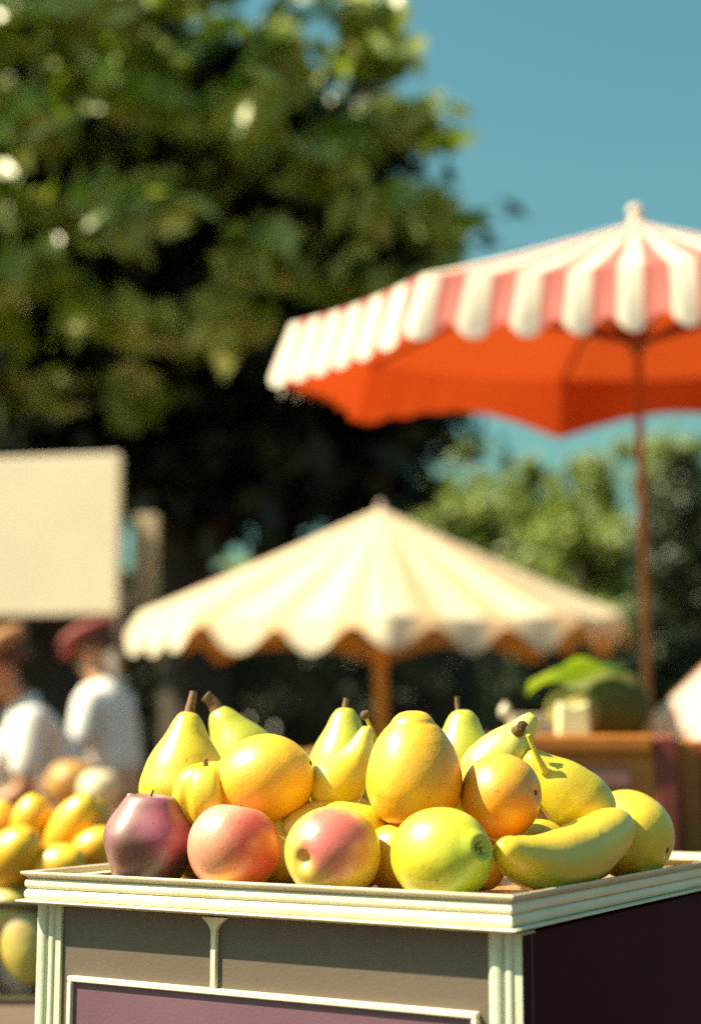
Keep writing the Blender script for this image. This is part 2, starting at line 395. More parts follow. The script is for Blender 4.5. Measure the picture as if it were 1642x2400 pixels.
def pear_bm(Ln, Rb, Rn, seed=1, amp=.05, fat=.0):
    """Ln: height, Rb: belly radius, Rn: neck radius; origin at the belly's middle"""
    P = [(0, -.36), (Rb / Ln * .35, -.375), (Rb / Ln * .80, -.29), (Rb / Ln, -.08), (Rb / Ln * .93, .09), ((Rb * .64 + Rn * .36) / Ln, .25), ((Rb * .22 + Rn * .78) / Ln, .41), (Rn / Ln * .90, .54), (Rn / Ln * .50, .607), (0, .618)]
    bm = bmesh.new(); lathe(bm, prof_pts([(r * Ln, z * Ln) for r, z in P], 6), 64, lump(amp, 20, seed)); return bm

# ---- colours (skin colours; second tints hold painted shade)
pear_y = lambda n, **k: fruit_mat(n, (.68, .56, .03), (.56, .47, .015), pores=.15, pscale=500, speck=.25, **k)
pear_g = lambda n, **k: fruit_mat(n, (.47, .48, .045), (.38, .40, .02), pores=.15, pscale=500, speck=.3, **k)

# front row, left to right -------------------------------------------------
def onfloor(pxx, Y, hz): p = at(pxx, 1900, Y); return Vector((p.x, Y, FLOOR + hz))

# purple plum-like apple with a flat crown
loc = onfloor(349, 1.418, .0415)
bm = bmesh.new()
P = [(0, -.0385), (.014, -.0405), (.026, -.0385), (.0335, -.022), (.0395, .000), (.0365, .0135), (.0285, .0265), (.0232, .0355), (.0185, .0388), (.009, .0375), (.003, .034), (0, .033)]
def plumdef(c):
    a = math.atan2(c.y, c.x); k = 1 + .045 * math.cos(5 * a + .6) * math.exp(-((c.z - .005) / .03) ** 2)
    c.x *= k; c.y *= k; return lump(.05, 25, 4)(c)
lathe(bm, prof_pts(P, 5), 72, plumdef)
m = fruit_mat('plum_skin', (.28, .13, .14), (.19, .075, .085), second=(.075, .028, .025), sdir=(.7, -.5, -.5), slo=-.1, shi=.35, blush=(.34, .07, .12), bdir=(.2, -.7, .3), blo=.55, bhi=1.0, pores=.1, rough=.42, speck=.12, speckcol=(.5, .3, .3), sss=.05)  # second tint paints the plum's shaded lower right
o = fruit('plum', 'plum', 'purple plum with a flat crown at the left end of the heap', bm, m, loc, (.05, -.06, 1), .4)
stem(o, [(0, 0, .032), (.0005, 0, .039), (.002, 0, .0435)], .0009, M_stemd)
bm = bmesh.new(); q = [(.0195 * math.cos(a), .0195 * math.sin(a), .0372 + .0012 * math.sin(3 * a)) for a in [PI * .55 + k * .16 for k in range(10)]]
tube(bm, q, [.0004 + .0011 * math.sin(PI * k / 9) for k in range(10)], 8, flat=.5); obj('crown_rim', bm, M_rim, o, smooth=True)

# red and orange nectarine
loc = onfloor(549, 1.378, .038)
m = fruit_mat('nectarine_skin', (.66, .33, .24), (.62, .27, .19), blush=(.50, .065, .05), bdir=(.45, -.85, .05), blo=.35, bhi=.95, second=(.80, .36, .015), sdir=(.55, -.45, -.75), slo=.25, shi=.75, pores=.12, speck=.14, speckcol=(0.9, 0.7, 0.35), rough=.33)  # blush laid along the shade line; orange tints the shaded lower right
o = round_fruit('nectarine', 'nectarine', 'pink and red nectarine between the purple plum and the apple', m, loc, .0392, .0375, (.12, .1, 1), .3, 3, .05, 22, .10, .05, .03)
stem(o, [(0, 0, .028), (0, .001, .033), (.001, .001, .036)], .0012, M_stemb)

# apple whose eye faces the viewer
ax = Vector((-.58, -.80, -.08)).normalized(); loc = onfloor(778, 1.318, .0368)
m = fruit_mat('apple_skin', (.74, .56, .09), (.68, .49, .06), blush=(.56, .13, .11), bdir=local((.05, -.85, .40), ax), blo=.42, bhi=.92, pores=.1, speck=.2, speckcol=(0.85, 0.75, 0.5), rough=.3,  # pink cheek laid where light turns to shade
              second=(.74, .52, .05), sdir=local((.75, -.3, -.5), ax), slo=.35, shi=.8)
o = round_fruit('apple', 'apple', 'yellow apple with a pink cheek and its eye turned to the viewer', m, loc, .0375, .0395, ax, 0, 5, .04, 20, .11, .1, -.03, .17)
bm = bmesh.new()
for k in range(5):
    a = 2 * PI * k / 5; tube(bm, [(0, 0, .0272), (.0012 * math.cos(a), .0012 * math.sin(a), .0292), (.0024 * math.cos(a), .0024 * math.sin(a), .0300)], [.0010, .0008, .0003], 6)
obj('calyx', bm, M_stemd, o, smooth=True)

# yellow apple peeping out behind it
ylw = fruit_mat('yellow_skin', (0.74, 0.6, 0.0175), (0.66, 0.52, 0.0175), pores=.12, speck=.12, rough=.33)
loc = onfloor(822, 1.385, .039)
o = round_fruit('apple', 'apple', 'bright yellow apple mostly hidden behind the pink cheeked apple', ylw, loc, .0375, .0385, (.2, .1, 1), 0, 6, .04, 20)
stem(o, [(0, 0, .03), (0, 0, .036), (.001, 0, .041)], .001, M_stemb)

# lime green lemon-shaped quince
ax = Vector((.66, -.74, .20)).normalized(); loc = onfloor(1036, 1.272, .0372)
m = fruit_mat('quince_skin', (.66, .62, .03), (.58, .56, .02), second=(.36, .43, .02), sdir=local((.75, -.5, -.3), ax), slo=.35, shi=.85, pores=.15, pscale=420, speck=.1, rough=.35)  # greener second tint paints the shaded lower right
bm = bmesh.new(); P = prof_apple(.0372, .0405, .0, .03, -.06)
P = [(r, z - .0035 * math.exp(-((r - .0) / .006) ** 2) + .0045 * math.exp(-((r - .009) / .005) ** 2) if z > 0 else z) for r, z in P]
lathe(bm, P, 64, lump(.05, 22, 9))
o = fruit('quince', 'quince', 'lime green round quince with a small brown calyx, nearest the tray corner', bm, m, loc, ax, 0)
stem(o, [(0, 0, .034), (.0, 0, .0385), (.0015, .0, .0405)], .0021, M_calyx, 'calyx')
bm = bmesh.new()
for a, ln_ in ((.3, .0075), (1.7, .0055), (3.2, .004), (4.6, .0065)):
    tube(bm, [(0, 0, .0375), (.5 * ln_ * math.cos(a), .5 * ln_ * math.sin(a), .0405), (ln_ * math.cos(a), ln_ * math.sin(a), .0415)], [.0012, .0012, .0005], 8)
obj('sepal', bm, M_stemy, o, smooth=True)

# thick yellow-green mango lying along the right rim
def sweep_fruit(name, cat, label, pts, rad, m, seed=1, n=9, seg=48, flat=1.0, amp=.04, group='fruit heaped on the cart'):
    c = sum((Vector(p) for p in pts), Vector()) / len(pts); q = crom([Vector(p) - c for p in pts], n)
    rr = crom([(r, 0, 0) for r in rad], n); rr = [max(v.x, .0006) for v in rr]
    # round the two ends
    bm = bmesh.new(); tube(bm, q, rr, seg, True, flat); f = lump(amp, 20, seed)
    for v in bm.verts: v.co = f(v.co.copy())
    o = obj(name, bm, m, None, smooth=True); o.location = c; tag(o, label, cat, group); FR.append((o, c)); return o
def endr(r, k): return [r * math.sin(math.acos(1 - t)) for t in k]
pts = [at(1166, 1984, 1.262), at(1171, 1986, 1.264), at(1185, 1995, 1.27), at(1215, 2013, 1.285), at(1265, 2024, 1.310), at(1325, 2012, 1.345), at(1385, 1983, 1.385), at(1425, 1955, 1.415), at(1447, 1936, 1.432), at(1457, 1926, 1.44), at(1460, 1923, 1.442)]
rad = [.0006, .0065, .0125, .0185, .0228, .0250, .0248, .0225, .0170, .0095, .0006]
m = fruit_mat('mango_skin', (.80, .59, .025), (.72, .53, .018), second=(.58, .46, .012), sdir=(.2, -.3, -.9), slo=.1, shi=.7, pores=.1, speck=.12, rough=.34)  # second tint paints shade along the underside
mango = sweep_fruit('mango', 'mango', 'long curved yellow green mango lying along the right rim of the tray', pts, rad, m, 2)

# round yellow melon at the right end
ax = Vector((.85, -.45, -.35)).normalized(); p = at(1472, 1946, 1.512)
m = fruit_mat('melon_skin', (.80, .62, .04), (.74, .54, .03), pores=.15, speck=.15, rough=.38)
bm = bmesh.new(); lathe(bm, prof_apple(.0405, .041, .05, .02, 0, w=.18), 64, lump(.04, 20, 12))
o = fruit('melon', 'melon', 'round pale yellow melon at the right end of the heap behind the curved mango', bm, m, (p.x, p.y, FLOOR + .0415), ax, 0)
stem(o, [(0, 0, .034), (0, 0, .0375), (0, 0, .039)], .003, M_calyx, 'blossom_end')

# second and third layers ---------------------------------------------------
# tall pear at the left
ax = Vector((.05, .03, 1)); p = at(432, 1835, 1.478)
o = fruit('pear', 'pear', 'tall yellow green pear at the left of the heap behind the plum', pear_bm(.105, .0405, .0150, 3, .04), pear_y('pear_skin_tall', second=(.56, .48, .03), sdir=(.9, -.3, 0), slo=.35, shi=.75), p, ax, .3)  # second tint paints the shaded right half of the pear
stem(o, [(0, 0, .061), (.001, 0, .069), (.0022, 0, .077), (.003, 0, .083)], .0040, M_stemb)
# leaning pear behind it
ax = Vector((-.50, -.05, .86)); p = at(588, 1803, 1.56)
o = fruit('pear', 'pear', 'green pear leaning left with a thick brown stalk, beside the tall pear', pear_bm(.110, .037, .0150, 5, .04), pear_g('pear_skin_leaning'), p, ax, .3)
stem(o, [(0, 0, .063), (0, 0, .070), (-.001, 0, .077), (-.003, 0, .083)], .0058, M_stemb, knob=.3)
# small ribbed squash
p = at(490, 1868, 1.432)
def rib(c):
    a = math.atan2(c.y, c.x); k = 1 - .16 * abs(math.cos(2.5 * a)) ** 8 * math.sin(min(PI, max(0, (c.z + .033) / .066 * PI))) ** .5
    c.x *= k; c.y *= k; return c
bm = bmesh.new(); lathe(bm, prof_apple(.0325, .033, .15, .1, 0), 80, rib)
m = fruit_mat('squash_skin', (0.76, 0.62, 0.0385), (0.7, 0.54, 0.0245), pores=.1, rough=.35)
o = fruit('squash', 'squash', 'small ribbed yellow squash between the purple plum and the big golden lemon', bm, m, p, (-.1, -.15, 1), math.radians(-56))
stem(o, [(0, 0, .022), (0, 0, .030), (.001, 0, .034)], .0022, M_stemb)
# big orange-yellow citrus, left
ax = Vector((.86, -.28, .34)).normalized(); p = at(617, 1833, 1.432)
m = fruit_mat('orange_skin_left', (0.8, 0.5, 0.021), (0.76, 0.44, 0.0158), second=(0.74, 0.34, 0.007), sdir=local((.4, -.5, -.7), ax), slo=.1, shi=.8, pores=.2, pscale=420, speck=.1, speckcol=(0.35, 0.16, 0.007), rough=.36)  # deeper orange paints the lemon's shade at lower right
bm = bmesh.new(); P = [(0, -.0455), (.012, -.0445), (.026, -.037), (.0375, -.018), (.0405, .002), (.0365, .021), (.026, .0355), (.013, .0435), (.006, .046), (0, .0466)]
lathe(bm, prof_pts(P, 6), 64, lump(.04, 18, 21))
o = fruit('lemon', 'lemon', 'big golden egg-shaped lemon lying on top of the red nectarine', bm, m, p, ax, 0)
stem(o, [(0, 0, .045), (0, 0, .0475)], .0022, M_calyx, 'stem_scar')
# green pear, middle left
ax = Vector((.04, .05, 1)); p = at(803, 1812, 1.50)
o = fruit('pear', 'pear', 'green pear with a short brown stalk standing behind the left lemon', pear_bm(.098, .0345, .0140, 6, .04), pear_g('pear_skin_middle'), p, ax, 0)
stem(o, [(0, 0, .057), (.0, 0, .063), (.0010, 0, .0685)], .0030, M_stemb, knob=.5)
# curved gourd in front of it
pts = [at(859, 1703, 1.452), at(858, 1706, 1.452), at(855, 1722, 1.45), at(845, 1755, 1.45), at(825, 1795, 1.449), at(795, 1832, 1.445), at(765, 1855, 1.442), at(745, 1868, 1.44), at(735, 1873, 1.44), at(731, 1875, 1.44)]
rad = [.0006, .004, .0075, .0125, .0185, .0240, .0240, .0185, .0105, .0006]
m = fruit_mat('gourd_skin', (0.7, 0.66, 0.22), (0.66, 0.62, 0.049), second=(0.66, 0.46, 0.0105), sdir=(.5, -.4, -.7), slo=.0, shi=.6, pores=.12, rough=.35)  # orange second tint paints the gourd's shaded lower right
g = sweep_fruit('gourd', 'gourd', 'pale curved gourd with a thin yellow stalk between a green pear and the knobbly orange', pts, rad, m, 5)
def world_stem(parent, pw, rads, m, name='stem', seg=10):
    bm = bmesh.new(); q = crom([Vector(p) for p in pw], 6); rr = [v.x for v in crom([(r, 0, 0) for r in rads], 6)]
    inv = (Matrix.Translation(parent.location) @ (parent.rotation_quaternion.to_matrix().to_4x4() if parent.rotation_mode == 'QUATERNION' else Matrix())).inverted()
    tube(bm, [inv @ v for v in q], rr, seg); return obj(name, bm, m, parent, smooth=True)
world_stem(g, [at(882, 1742, 1.452), at(872, 1715, 1.452), at(861, 1690, 1.452), at(857, 1682, 1.452)], [.0026, .0020, .0018, .0019], M_stemy)
world_stem(g, [at(858, 1685, 1.452), at(852, 1676, 1.452), at(864, 1671, 1.452)], [.0026, .0036, .0030], M_calyx, 'stem_tip')
# tall orange with a knob on top
ax = Vector((-.04, -.05, 1)); p = at(968, 1812, 1.362)
m = fruit_mat('orange_skin_tall', (0.82, 0.5, 0.0245), (0.78, 0.44, 0.0175), second=(0.76, 0.33, 0.007), sdir=local((.5, -.4, -.6), ax), slo=.05, shi=.75, pores=.18, pscale=420, speck=.08, speckcol=(0.4, 0.2, 0.0105), rough=.36)  # deeper orange paints shade below the neck, away from the sun
bm = bmesh.new(); P = [(0, -.0430), (.016, -.0425), (.031, -.0355), (.0400, -.018), (.0412, -.004), (.0378, .012), (.0312, .0265), (.0240, .0365), (.0192, .0415), (.0165, .0458), (.0120, .0500), (.006, .0522), (0, .0526)]
def ob(c):
    if c.z > .03: c.x += (c.z - .03) * .10
    return lump(.05, 18, 33)(c)
lathe(bm, prof_pts(P, 6), 64, ob)
o = fruit('orange', 'orange', 'tall golden orange with a knobbly neck standing above the green quince', bm, m, p, ax, .4)
stem(o, [(.002, 0, .0495), (.002, 0, .0515)], .0025, M_stemy, 'stem_scar')
# green pear, middle right
ax = Vector((.02, .05, 1)); p = at(1082, 1812, 1.50)
o = fruit('pear', 'pear', 'green pear with a tall flared brown stalk, right of the knobbly orange', pear_bm(.095, .0320, .0150, 8, .04), pear_g('pear_skin_right'), p, ax, 0)
stem(o, [(-.0030, 0, .055), (-.0045, 0, .061), (-.0052, 0, .069), (-.0052, 0, .0705)], .0022, M_stemb, knob=1.0)
# right orange
ax = Vector((.85, -.45, .1)).normalized(); p = at(1172, 1866, 1.368)
m = fruit_mat('orange_skin_right', (0.8, 0.42, 0.0245), (0.76, 0.36, 0.0175), second=(0.74, 0.26, 0.007), sdir=local((.4, -.4, -.8), ax), slo=.0, shi=.7, pores=.18, pscale=420, speck=.08, rough=.36)  # deeper orange paints the shaded underside
o = round_fruit('orange', 'orange', 'round deep orange fruit between the knobbly orange and the lying pear', m, p, .0352, .0338, ax, 0, 14, .05, 22, .05, .05, .0, .15)
stem(o, [(0, 0, .030), (0, 0, .0325)], .0022, M_calyx, 'stem_scar')
# pale squash with a curled stalk end
ax = Vector((.60, -.12, .80)).normalized(); p = at(1158, 1800, 1.475)
o = fruit('squash', 'squash', 'pale squash with a curled brown tip pointing up behind the round orange', pear_bm(.098, .029, .0095, 10, .03), fruit_mat('pale_squash_skin', (0.68, 0.66, 0.2), (0.62, 0.6, 0.042), pores=.12, rough=.33, speck=.1), p, ax, 0)
bm = bmesh.new(); q = []
for k in range(26):
    a = k * .42; r = .0046 * (1 - k / 34); q.append((r * math.cos(a), -.0005 * k / 4, r * math.sin(a)))
cen = at(1222, 1702, 1.440)
inv = (Matrix.Translation(o.location) @ o.rotation_quaternion.to_matrix().to_4x4()).inverted()
tube(bm, [inv @ (cen + Vector(v)) for v in q], [.0011] * 26, 8); obj('curled_tip', bm, M_calyx, o, smooth=True)
world_stem(o, [at(1204, 1722, 1.466), at(1214, 1712, 1.456), at(1221, 1704, 1.446)], [.0075, .0058, .0044], M_calyx)
# lying yellow pear
ax = Vector((-.66, -.10, .60)).normalized(); p = at(1345, 1873, 1.462)
o = fruit('pear', 'pear', 'shiny yellow pear lying with its long thin stalk towards the curled squash', pear_bm(.098, .0300, .0130, 13, .04), pear_y('pear_skin_lying', second=(.62, .52, .05), sdir=(0, 0, -1), slo=.0, shi=.6), p, ax, 0)  # second tint paints shade on the pear's lower end
world_stem(o, [at(1278, 1812, 1.442), at(1262, 1780, 1.438), at(1244, 1742, 1.435), at(1236, 1722, 1.434)], [.0040, .0026, .0020, .0021], M_stemy)
# filling fruit seen in the gaps
gold = fruit_mat('gold_skin', (0.72, 0.46, 0.021), (0.66, 0.4, 0.0175), pores=.3, rough=.36)
olive = fruit_mat('olive_yellow_skin', (0.58, 0.48, 0.021), (0.5, 0.42, 0.0175), pores=.15, rough=.36)
pts = [at(668, 1958, 1.402), at(671, 1955, 1.403), at(690, 1935, 1.41), at(725, 1916, 1.42), at(775, 1900, 1.432), at(830, 1897, 1.44), at(868, 1903, 1.445), at(880, 1908, 1.446), at(883, 1909, 1.447)]
rad = [.0006, .005, .0105, .0135, .0145, .0135, .0085, .004, .0006]
bn = sweep_fruit('banana', 'banana', 'golden banana lying behind the two apples, half hidden', pts, rad, gold, 7, flat=.9)
world_stem(bn, [at(880, 1906, 1.446), at(893, 1904, 1.449)], [.003, .0025], M_stemb)
def filler(pxx, Y, r, label, m, up=0, cat='orange', seed=1, a=(0, .2, 1)):
    o = round_fruit(cat, cat, label, m, onfloor(pxx, Y, r + up), r, r * .97, a, 0, seed, .04, 20)
    stem(o, [(0, 0, r * .78), (0, 0, r * .9)], .0016, M_calyx, 'stem_scar'); return o
filler(655, 1.428, .032, 'olive gold fruit low in the gap between nectarine and apple', olive, 0, 'orange', 31)
filler(470, 1.470, .030, 'golden fruit low in the heap under the tall left pear', gold, 0, 'orange', 32)
filler(935, 1.358, .030, 'golden fruit low in the gap between apple and green quince', gold, 0, 'orange', 33)
filler(1120, 1.380, .0235, 'dark gold fruit low under the round right orange', gold, 0, 'orange', 34)
filler(1250, 1.425, .031, 'olive gold fruit low between the curved mango and the round orange', olive, 0, 'orange', 35)
filler(1372, 1.485, .030, 'olive gold fruit low under the lying pear', olive, 0, 'orange', 36)
filler(580, 1.560, .033, 'golden fruit on the tray under the leaning pear', gold, 0, 'orange', 37)
filler(790, 1.530, .034, 'golden fruit on the tray under the green pear', gold, 0, 'orange', 38)
filler(1000, 1.470, .034, 'golden fruit on the tray behind the knobbly orange', gold, 0, 'orange', 39)
filler(1120, 1.515, .033, 'golden fruit on the tray under the pale squash', gold, 0, 'orange', 40)
filler(700, 1.475, .028, 'olive gold fruit at the back of the lemon', olive, 0, 'orange', 41)
# golden disc like a lemon slice, standing for a reflection by the corner
bm = bmesh.new(); lathe(bm, prof_pts([(0, -.0035), (.015, -.0035), (.0185, -.001), (.0185, .002), (.017, .0035), (.008, .0036), (0, .0036)], 4), 40)
o = fruit('reflection_disc', 'lemon slice', 'thin golden disc like a lemon slice, standing for a reflection, lying flat on the tray by its corner', bm, gold, onfloor(1168, 1.246, .0045), (0, 0, 1))
bm = bmesh.new(); lathe(bm, prof_pts([(0, .0037), (.012, .0037), (.0155, .0038), (.012, .0041), (0, .0042)], 3), 40); obj('flesh', bm, ylw, o, smooth=True)

# ================================================================== GROUND
bm = bmesh.new()
bmesh.ops.create_grid(bm, x_segments=60, y_segments=60, size=260)
for v in bm.verts: v.co.y += 200
m, nt, ns, ln = mat('paving'); o_ = N(ns, 'ShaderNodeOutputMaterial'); p_ = N(ns, 'ShaderNodeBsdfPrincipled')
tc = N(ns, 'ShaderNodeTexCoord').outputs['Object']
f1 = ramp(ns, ln, noise(ns, ln, tc, .9, 6, .7), .3, .7); f2 = noise(ns, ln, tc, 60, 4, .7)
c1 = mixc(ns, ln, f1, (.13, .082, .062), (.09, .06, .046)); c2 = mixc(ns, ln, ramp(ns, ln, f2, .45, .7), c1, (.08, .055, .045))
ln.new(c2, p_.inputs['Base Color']); p_.inputs['Roughness'].default_value = .9
b_ = N(ns, 'ShaderNodeBump'); b_.inputs['Strength'].default_value = .5; b_.inputs['Distance'].default_value = .01
ln.new(f2, b_.inputs['Height']); ln.new(b_.outputs[0], p_.inputs['Normal']); ln.new(p_.outputs[0], o_.inputs[0])
tag(obj('ground', bm, m), kind='structure')

# ================================================================== FOLIAGE
def leaves(name, C, Rr, n, size, m, parent=None, flat=.75, bias=(-.30, -.30, .5), dw=.5):
    """leaf clumps: C (k,3) centres, Rr (k,) radii, n leaves in each"""
    C = np.asarray(C, float); Rr = np.asarray(Rr, float); K = len(C)
    idx = np.repeat(np.arange(K), n); T = len(idx)
    d = rng.normal(size=(T, 3)); d /= np.linalg.norm(d, axis=1)[:, None]
    rad = np.clip(np.abs(rng.normal(0, .48, T)) + rng.random(T) * .35, 0, 1.7)
    st = rng.uniform(.6, 1.5, (K, 3)); d = d * st[idx]
    pos = C[idx] + d * (rad * Rr[idx])[:, None] * np.array([1, 1, flat])
    nrm = d * dw + rng.normal(size=(T, 3)) * .42 + np.array(bias); nrm /= np.linalg.norm(nrm, axis=1)[:, None]
    t = np.cross(nrm, rng.normal(size=(T, 3))); t /= np.linalg.norm(t, axis=1)[:, None]
    t[:, 2] -= .25; t /= np.linalg.norm(t, axis=1)[:, None]
    b = np.cross(nrm, t); s = size * (.6 + .8 * rng.random(T)); wd = .42 + .2 * rng.random(T)
    v0 = pos - t * (s * .5)[:, None]; v2 = pos + t * (s * .5)[:, None]
    mid = pos + nrm * (s * -.06)[:, None]
    v1 = mid + b * (s * wd * .5)[:, None] + nrm * (s * .14)[:, None]; v3 = mid - b * (s * wd * .5)[:, None] + nrm * (s * .14)[:, None]
    V = np.stack([v0, v1, v2, v3], 1).reshape(-1, 3)
    F = np.arange(T * 4).reshape(-1, 4); tri = np.concatenate([F[:, [0, 1, 2]], F[:, [0, 2, 3]]], 1).reshape(-1)
    me = bpy.data.meshes.new(name); me.vertices.add(len(V)); me.vertices.foreach_set('co', V.reshape(-1))
    me.loops.add(len(tri)); me.loops.foreach_set('vertex_index', tri.astype(np.int32))
    me.polygons.add(T * 2); me.polygons.foreach_set('loop_start', np.arange(T * 2, dtype=np.int32) * 3)
    at_ = me.attributes.new('tone', 'FLOAT', 'FACE'); at_.data.foreach_set('value', np.repeat(rng.random(T) ** 2, 2).astype(np.float32))
    me.update(calc_edges=True); o = link(name, me, m, parent); return o
def inpoly(x, y, P):
    c = False; n = len(P)
    for i in range(n):
        x0, y0 = P[i]; x1, y1 = P[(i + 1) % n]
        if (y0 > y) != (y1 > y) and x < (x1 - x0) * (y - y0) / (y1 - y0) + x0: c = not c
    return c
def branchy(bm, base, tips, r0, seg=10):
    for tp in tips:
        mid = base.lerp(tp, .5) + Vector((random.uniform(-.2, .2), random.uniform(-.2, .2), random.uniform(.0, .3)))
        tube(bm, crom([base, mid, tp], 4), [r0 * (1 - .08 * i) for i in range(9)], seg)

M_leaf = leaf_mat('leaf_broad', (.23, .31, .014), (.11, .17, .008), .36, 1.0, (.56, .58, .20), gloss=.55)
M_leafshade = leaf_mat('leaf_shade', (.016, .020, .007), (.010, .014, .006), .10, 1.0, (.022, .026, .010))  # dark leaf colour holds the shade of lower crown, inside and hedges
M_leaff = leaf_mat('leaf_far', (.20, .25, .05), (.12, .17, .045), .4, .3, (.30, .32, .08))  # paler green stands for haze over the far trees
M_bark = simple('bark', (.06, .042, .03), .9, .4, 6, .6, 30)

# the big broadleaved tree, upper left
TY = 11.0
sil = [(-330, 300), (-330, 0), (-200, -260), (20, -330), (200, -240), (360, -100), (470, 0), (620, 50), (740, 100), (890, 160), (880, 230), (980, 330), (975, 420), (1085, 510), (1075, 600), (1060, 740), (1040, 900), (1010, 1010), (930, 1060), (830, 1090), (600, 1160), (380, 1120), (260, 1000), (-100, 960), (-330, 800)]
big = empty('broadleaf_tree', (-1.3, 12.2, 0)); tag(big, 'huge broadleaved tree with sunlit leaf clumps filling the upper left of the sky', 'tree')
C, Rr = [], []
tries = 0
while len(C) < 230 and tries < 60000:
    tries += 1
    x, y = random.uniform(-340, 1180), random.uniform(-380, 1170)
    if not inpoly(x, y, sil): continue
    p0 = at(x, y, TY)
    low = min(1, max(0, (y - 700) / 350))                # lower crown is set back under the upper
    Yf = 9.3 + 1.9 * low
    # front bulge: nearer in the middle of the crown
    q = ((x - 100) / 1150) ** 2 + ((y - 100) / 1200) ** 2
    Yf += 1.4 * min(1, q)
    Yb = 13.6
    Y = Yf + (Yb - Yf) * random.random() ** 1.5
    p = Vector((p0.x, Y, p0.z)); r = random.uniform(.26, .50)
    if any((p - c).length < .62 for c in C): continue
    C.append(p); Rr.append(r)
off = Vector(big.location)
def sunny(c):                                            # outer storeys given bright leaves; the rest take shade-coloured ones
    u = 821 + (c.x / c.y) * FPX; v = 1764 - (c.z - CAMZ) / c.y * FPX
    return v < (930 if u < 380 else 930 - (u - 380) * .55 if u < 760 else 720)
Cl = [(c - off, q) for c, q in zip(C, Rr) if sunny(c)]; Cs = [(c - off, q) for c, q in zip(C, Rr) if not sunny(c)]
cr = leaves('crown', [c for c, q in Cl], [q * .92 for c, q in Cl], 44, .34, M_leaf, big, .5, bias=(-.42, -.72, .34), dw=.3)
leaves('lower_crown', [c for c, q in Cs], [q * 1.25 for c, q in Cs], 90, .24, M_leafshade, big, .7)
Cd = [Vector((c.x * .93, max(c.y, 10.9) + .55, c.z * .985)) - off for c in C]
leaves('inner_foliage', Cd, [r * 1.25 for r in Rr], 45, .26, M_leafshade, big, .9)
Ce = []
while len(Ce) < 150:
    x, y = random.uniform(-300, 1060), random.uniform(-300, 1130)
    if not all(inpoly(x + dx, y + dy, sil) for dx, dy in ((70, 0), (-70, 0), (0, 60), (0, -60))): continue
    Y = random.uniform(11.8, 13.6); p = at(x, y, TY); Ce.append(Vector((p.x, Y, p.z)) - off)
leaves('deep_foliage', Ce, [random.uniform(.5, .75) for _ in Ce], 40, .34, M_leafshade, big, .9)
bm = bmesh.new(); tube(bm, crom([(0, 1.1, -.05), (.05, 1.1, 1.2), (-.1, 1.0, 2.6), (-.3, .8, 4.2), (-.4, .8, 6.0)], 4), [.36 - .014 * i for i in range(17)], 16)
obj('trunk', bm, M_bark, big, smooth=True)
bm = bmesh.new()
branchy(bm, Vector((-.1, 1.0, 2.5)), [c - off + Vector((0, .5, 0)) for c in random.sample([c for c in C if c.y > 11.2], 14)], .07); obj('limbs', bm, M_bark, big, smooth=True)

def small_tree(label, base, h, rw, n, m, lsize, group, name='tree', cone=False, cnt=70, sq=1.0, trunk_h=None, rr=(.3, .5)):
    root = empty(name, base); tag(root, label, 'tree', group)
    th = trunk_h if trunk_h is not None else h * .28
    C, R2 = [], []
    for _ in range(cnt):
        for _t in range(30):
            u = Vector((random.uniform(-1, 1), random.uniform(-1, 1), random.uniform(-1, 1)))
            if u.length <= 1 and u.length > .45: break
        zz = th + (h - th) * (u.z * .5 + .5); k = (1 - (zz - th) / (h - th)) ** .7 * 1.25 if cone else 1
        C.append((u.x * rw * k, u.y * rw * k * sq, zz)); R2.append(random.uniform(*rr) * rw * (k ** .5 if cone else 1))
    leaves('crown', C, R2, n, lsize, m, root, .8)
    bm = bmesh.new(); tube(bm, [(0, 0, -.1), (.03 * rw, 0, h * .3), (0, .02, h * .85)], [h * .028, h * .02, h * .006], 10)
    branchy(bm, Vector((0, 0, th)), [Vector(c) for c in random.sample(C, 5)], h * .009, 6)
    obj('trunk', bm, M_bark, root, smooth=True); return root
def gx(pxx, Y): p = at(pxx, 1764, Y); return Vector((p.x, Y, 0))
def hz(py, Y): return at(821, py, Y).z
G = 'hazy trees beyond the market'
for lab, pxx, py, Y, rwp, cone in (
    ('rounded pale green tree seen between the two umbrellas left of the gap', 985, 1120, 30, 120, False),
    ('tall pale green tree below the middle of the red umbrella', 1130, 1045, 34, 120, False),
    ('slim dark poplar standing in front of the pale trees', 1195, 1060, 33, 36, True),
    ('rounded pale green tree left of the umbrella pole', 1275, 1075, 32, 95, False),
    ('slim bluish conifer just left of the umbrella pole', 1355, 1030, 38, 38, True),
    ('pale green tree directly behind the red umbrella pole', 1450, 1040, 35, 110, False),
    ('pale green tree right of the red umbrella pole', 1610, 1000, 33, 130, False),
    ('pale green bushy tree behind the right slope of the cream umbrella', 1080, 1200, 26, 150, False),
    ('mid green bushy tree behind the right tip of the cream umbrella', 1360, 1200, 25, 160, False),
    ('pale green tree beyond the cream kiosk and the large tree', 300, 1350, 34, 120, False),
    ('mid green tree far behind the large trunk', 640, 1300, 36, 160, False)):
    rw = px(rwp, Y)
    small_tree(lab, gx(pxx, Y), hz(py - 30, Y), rw, 260, M_leaff if not cone else leaf_mat('leaf_conifer', (.05, .085, .05), (.035, .06, .04), .2, .3), .19, G, 'poplar' if cone else 'background_tree', cone, 60, trunk_h=.8)
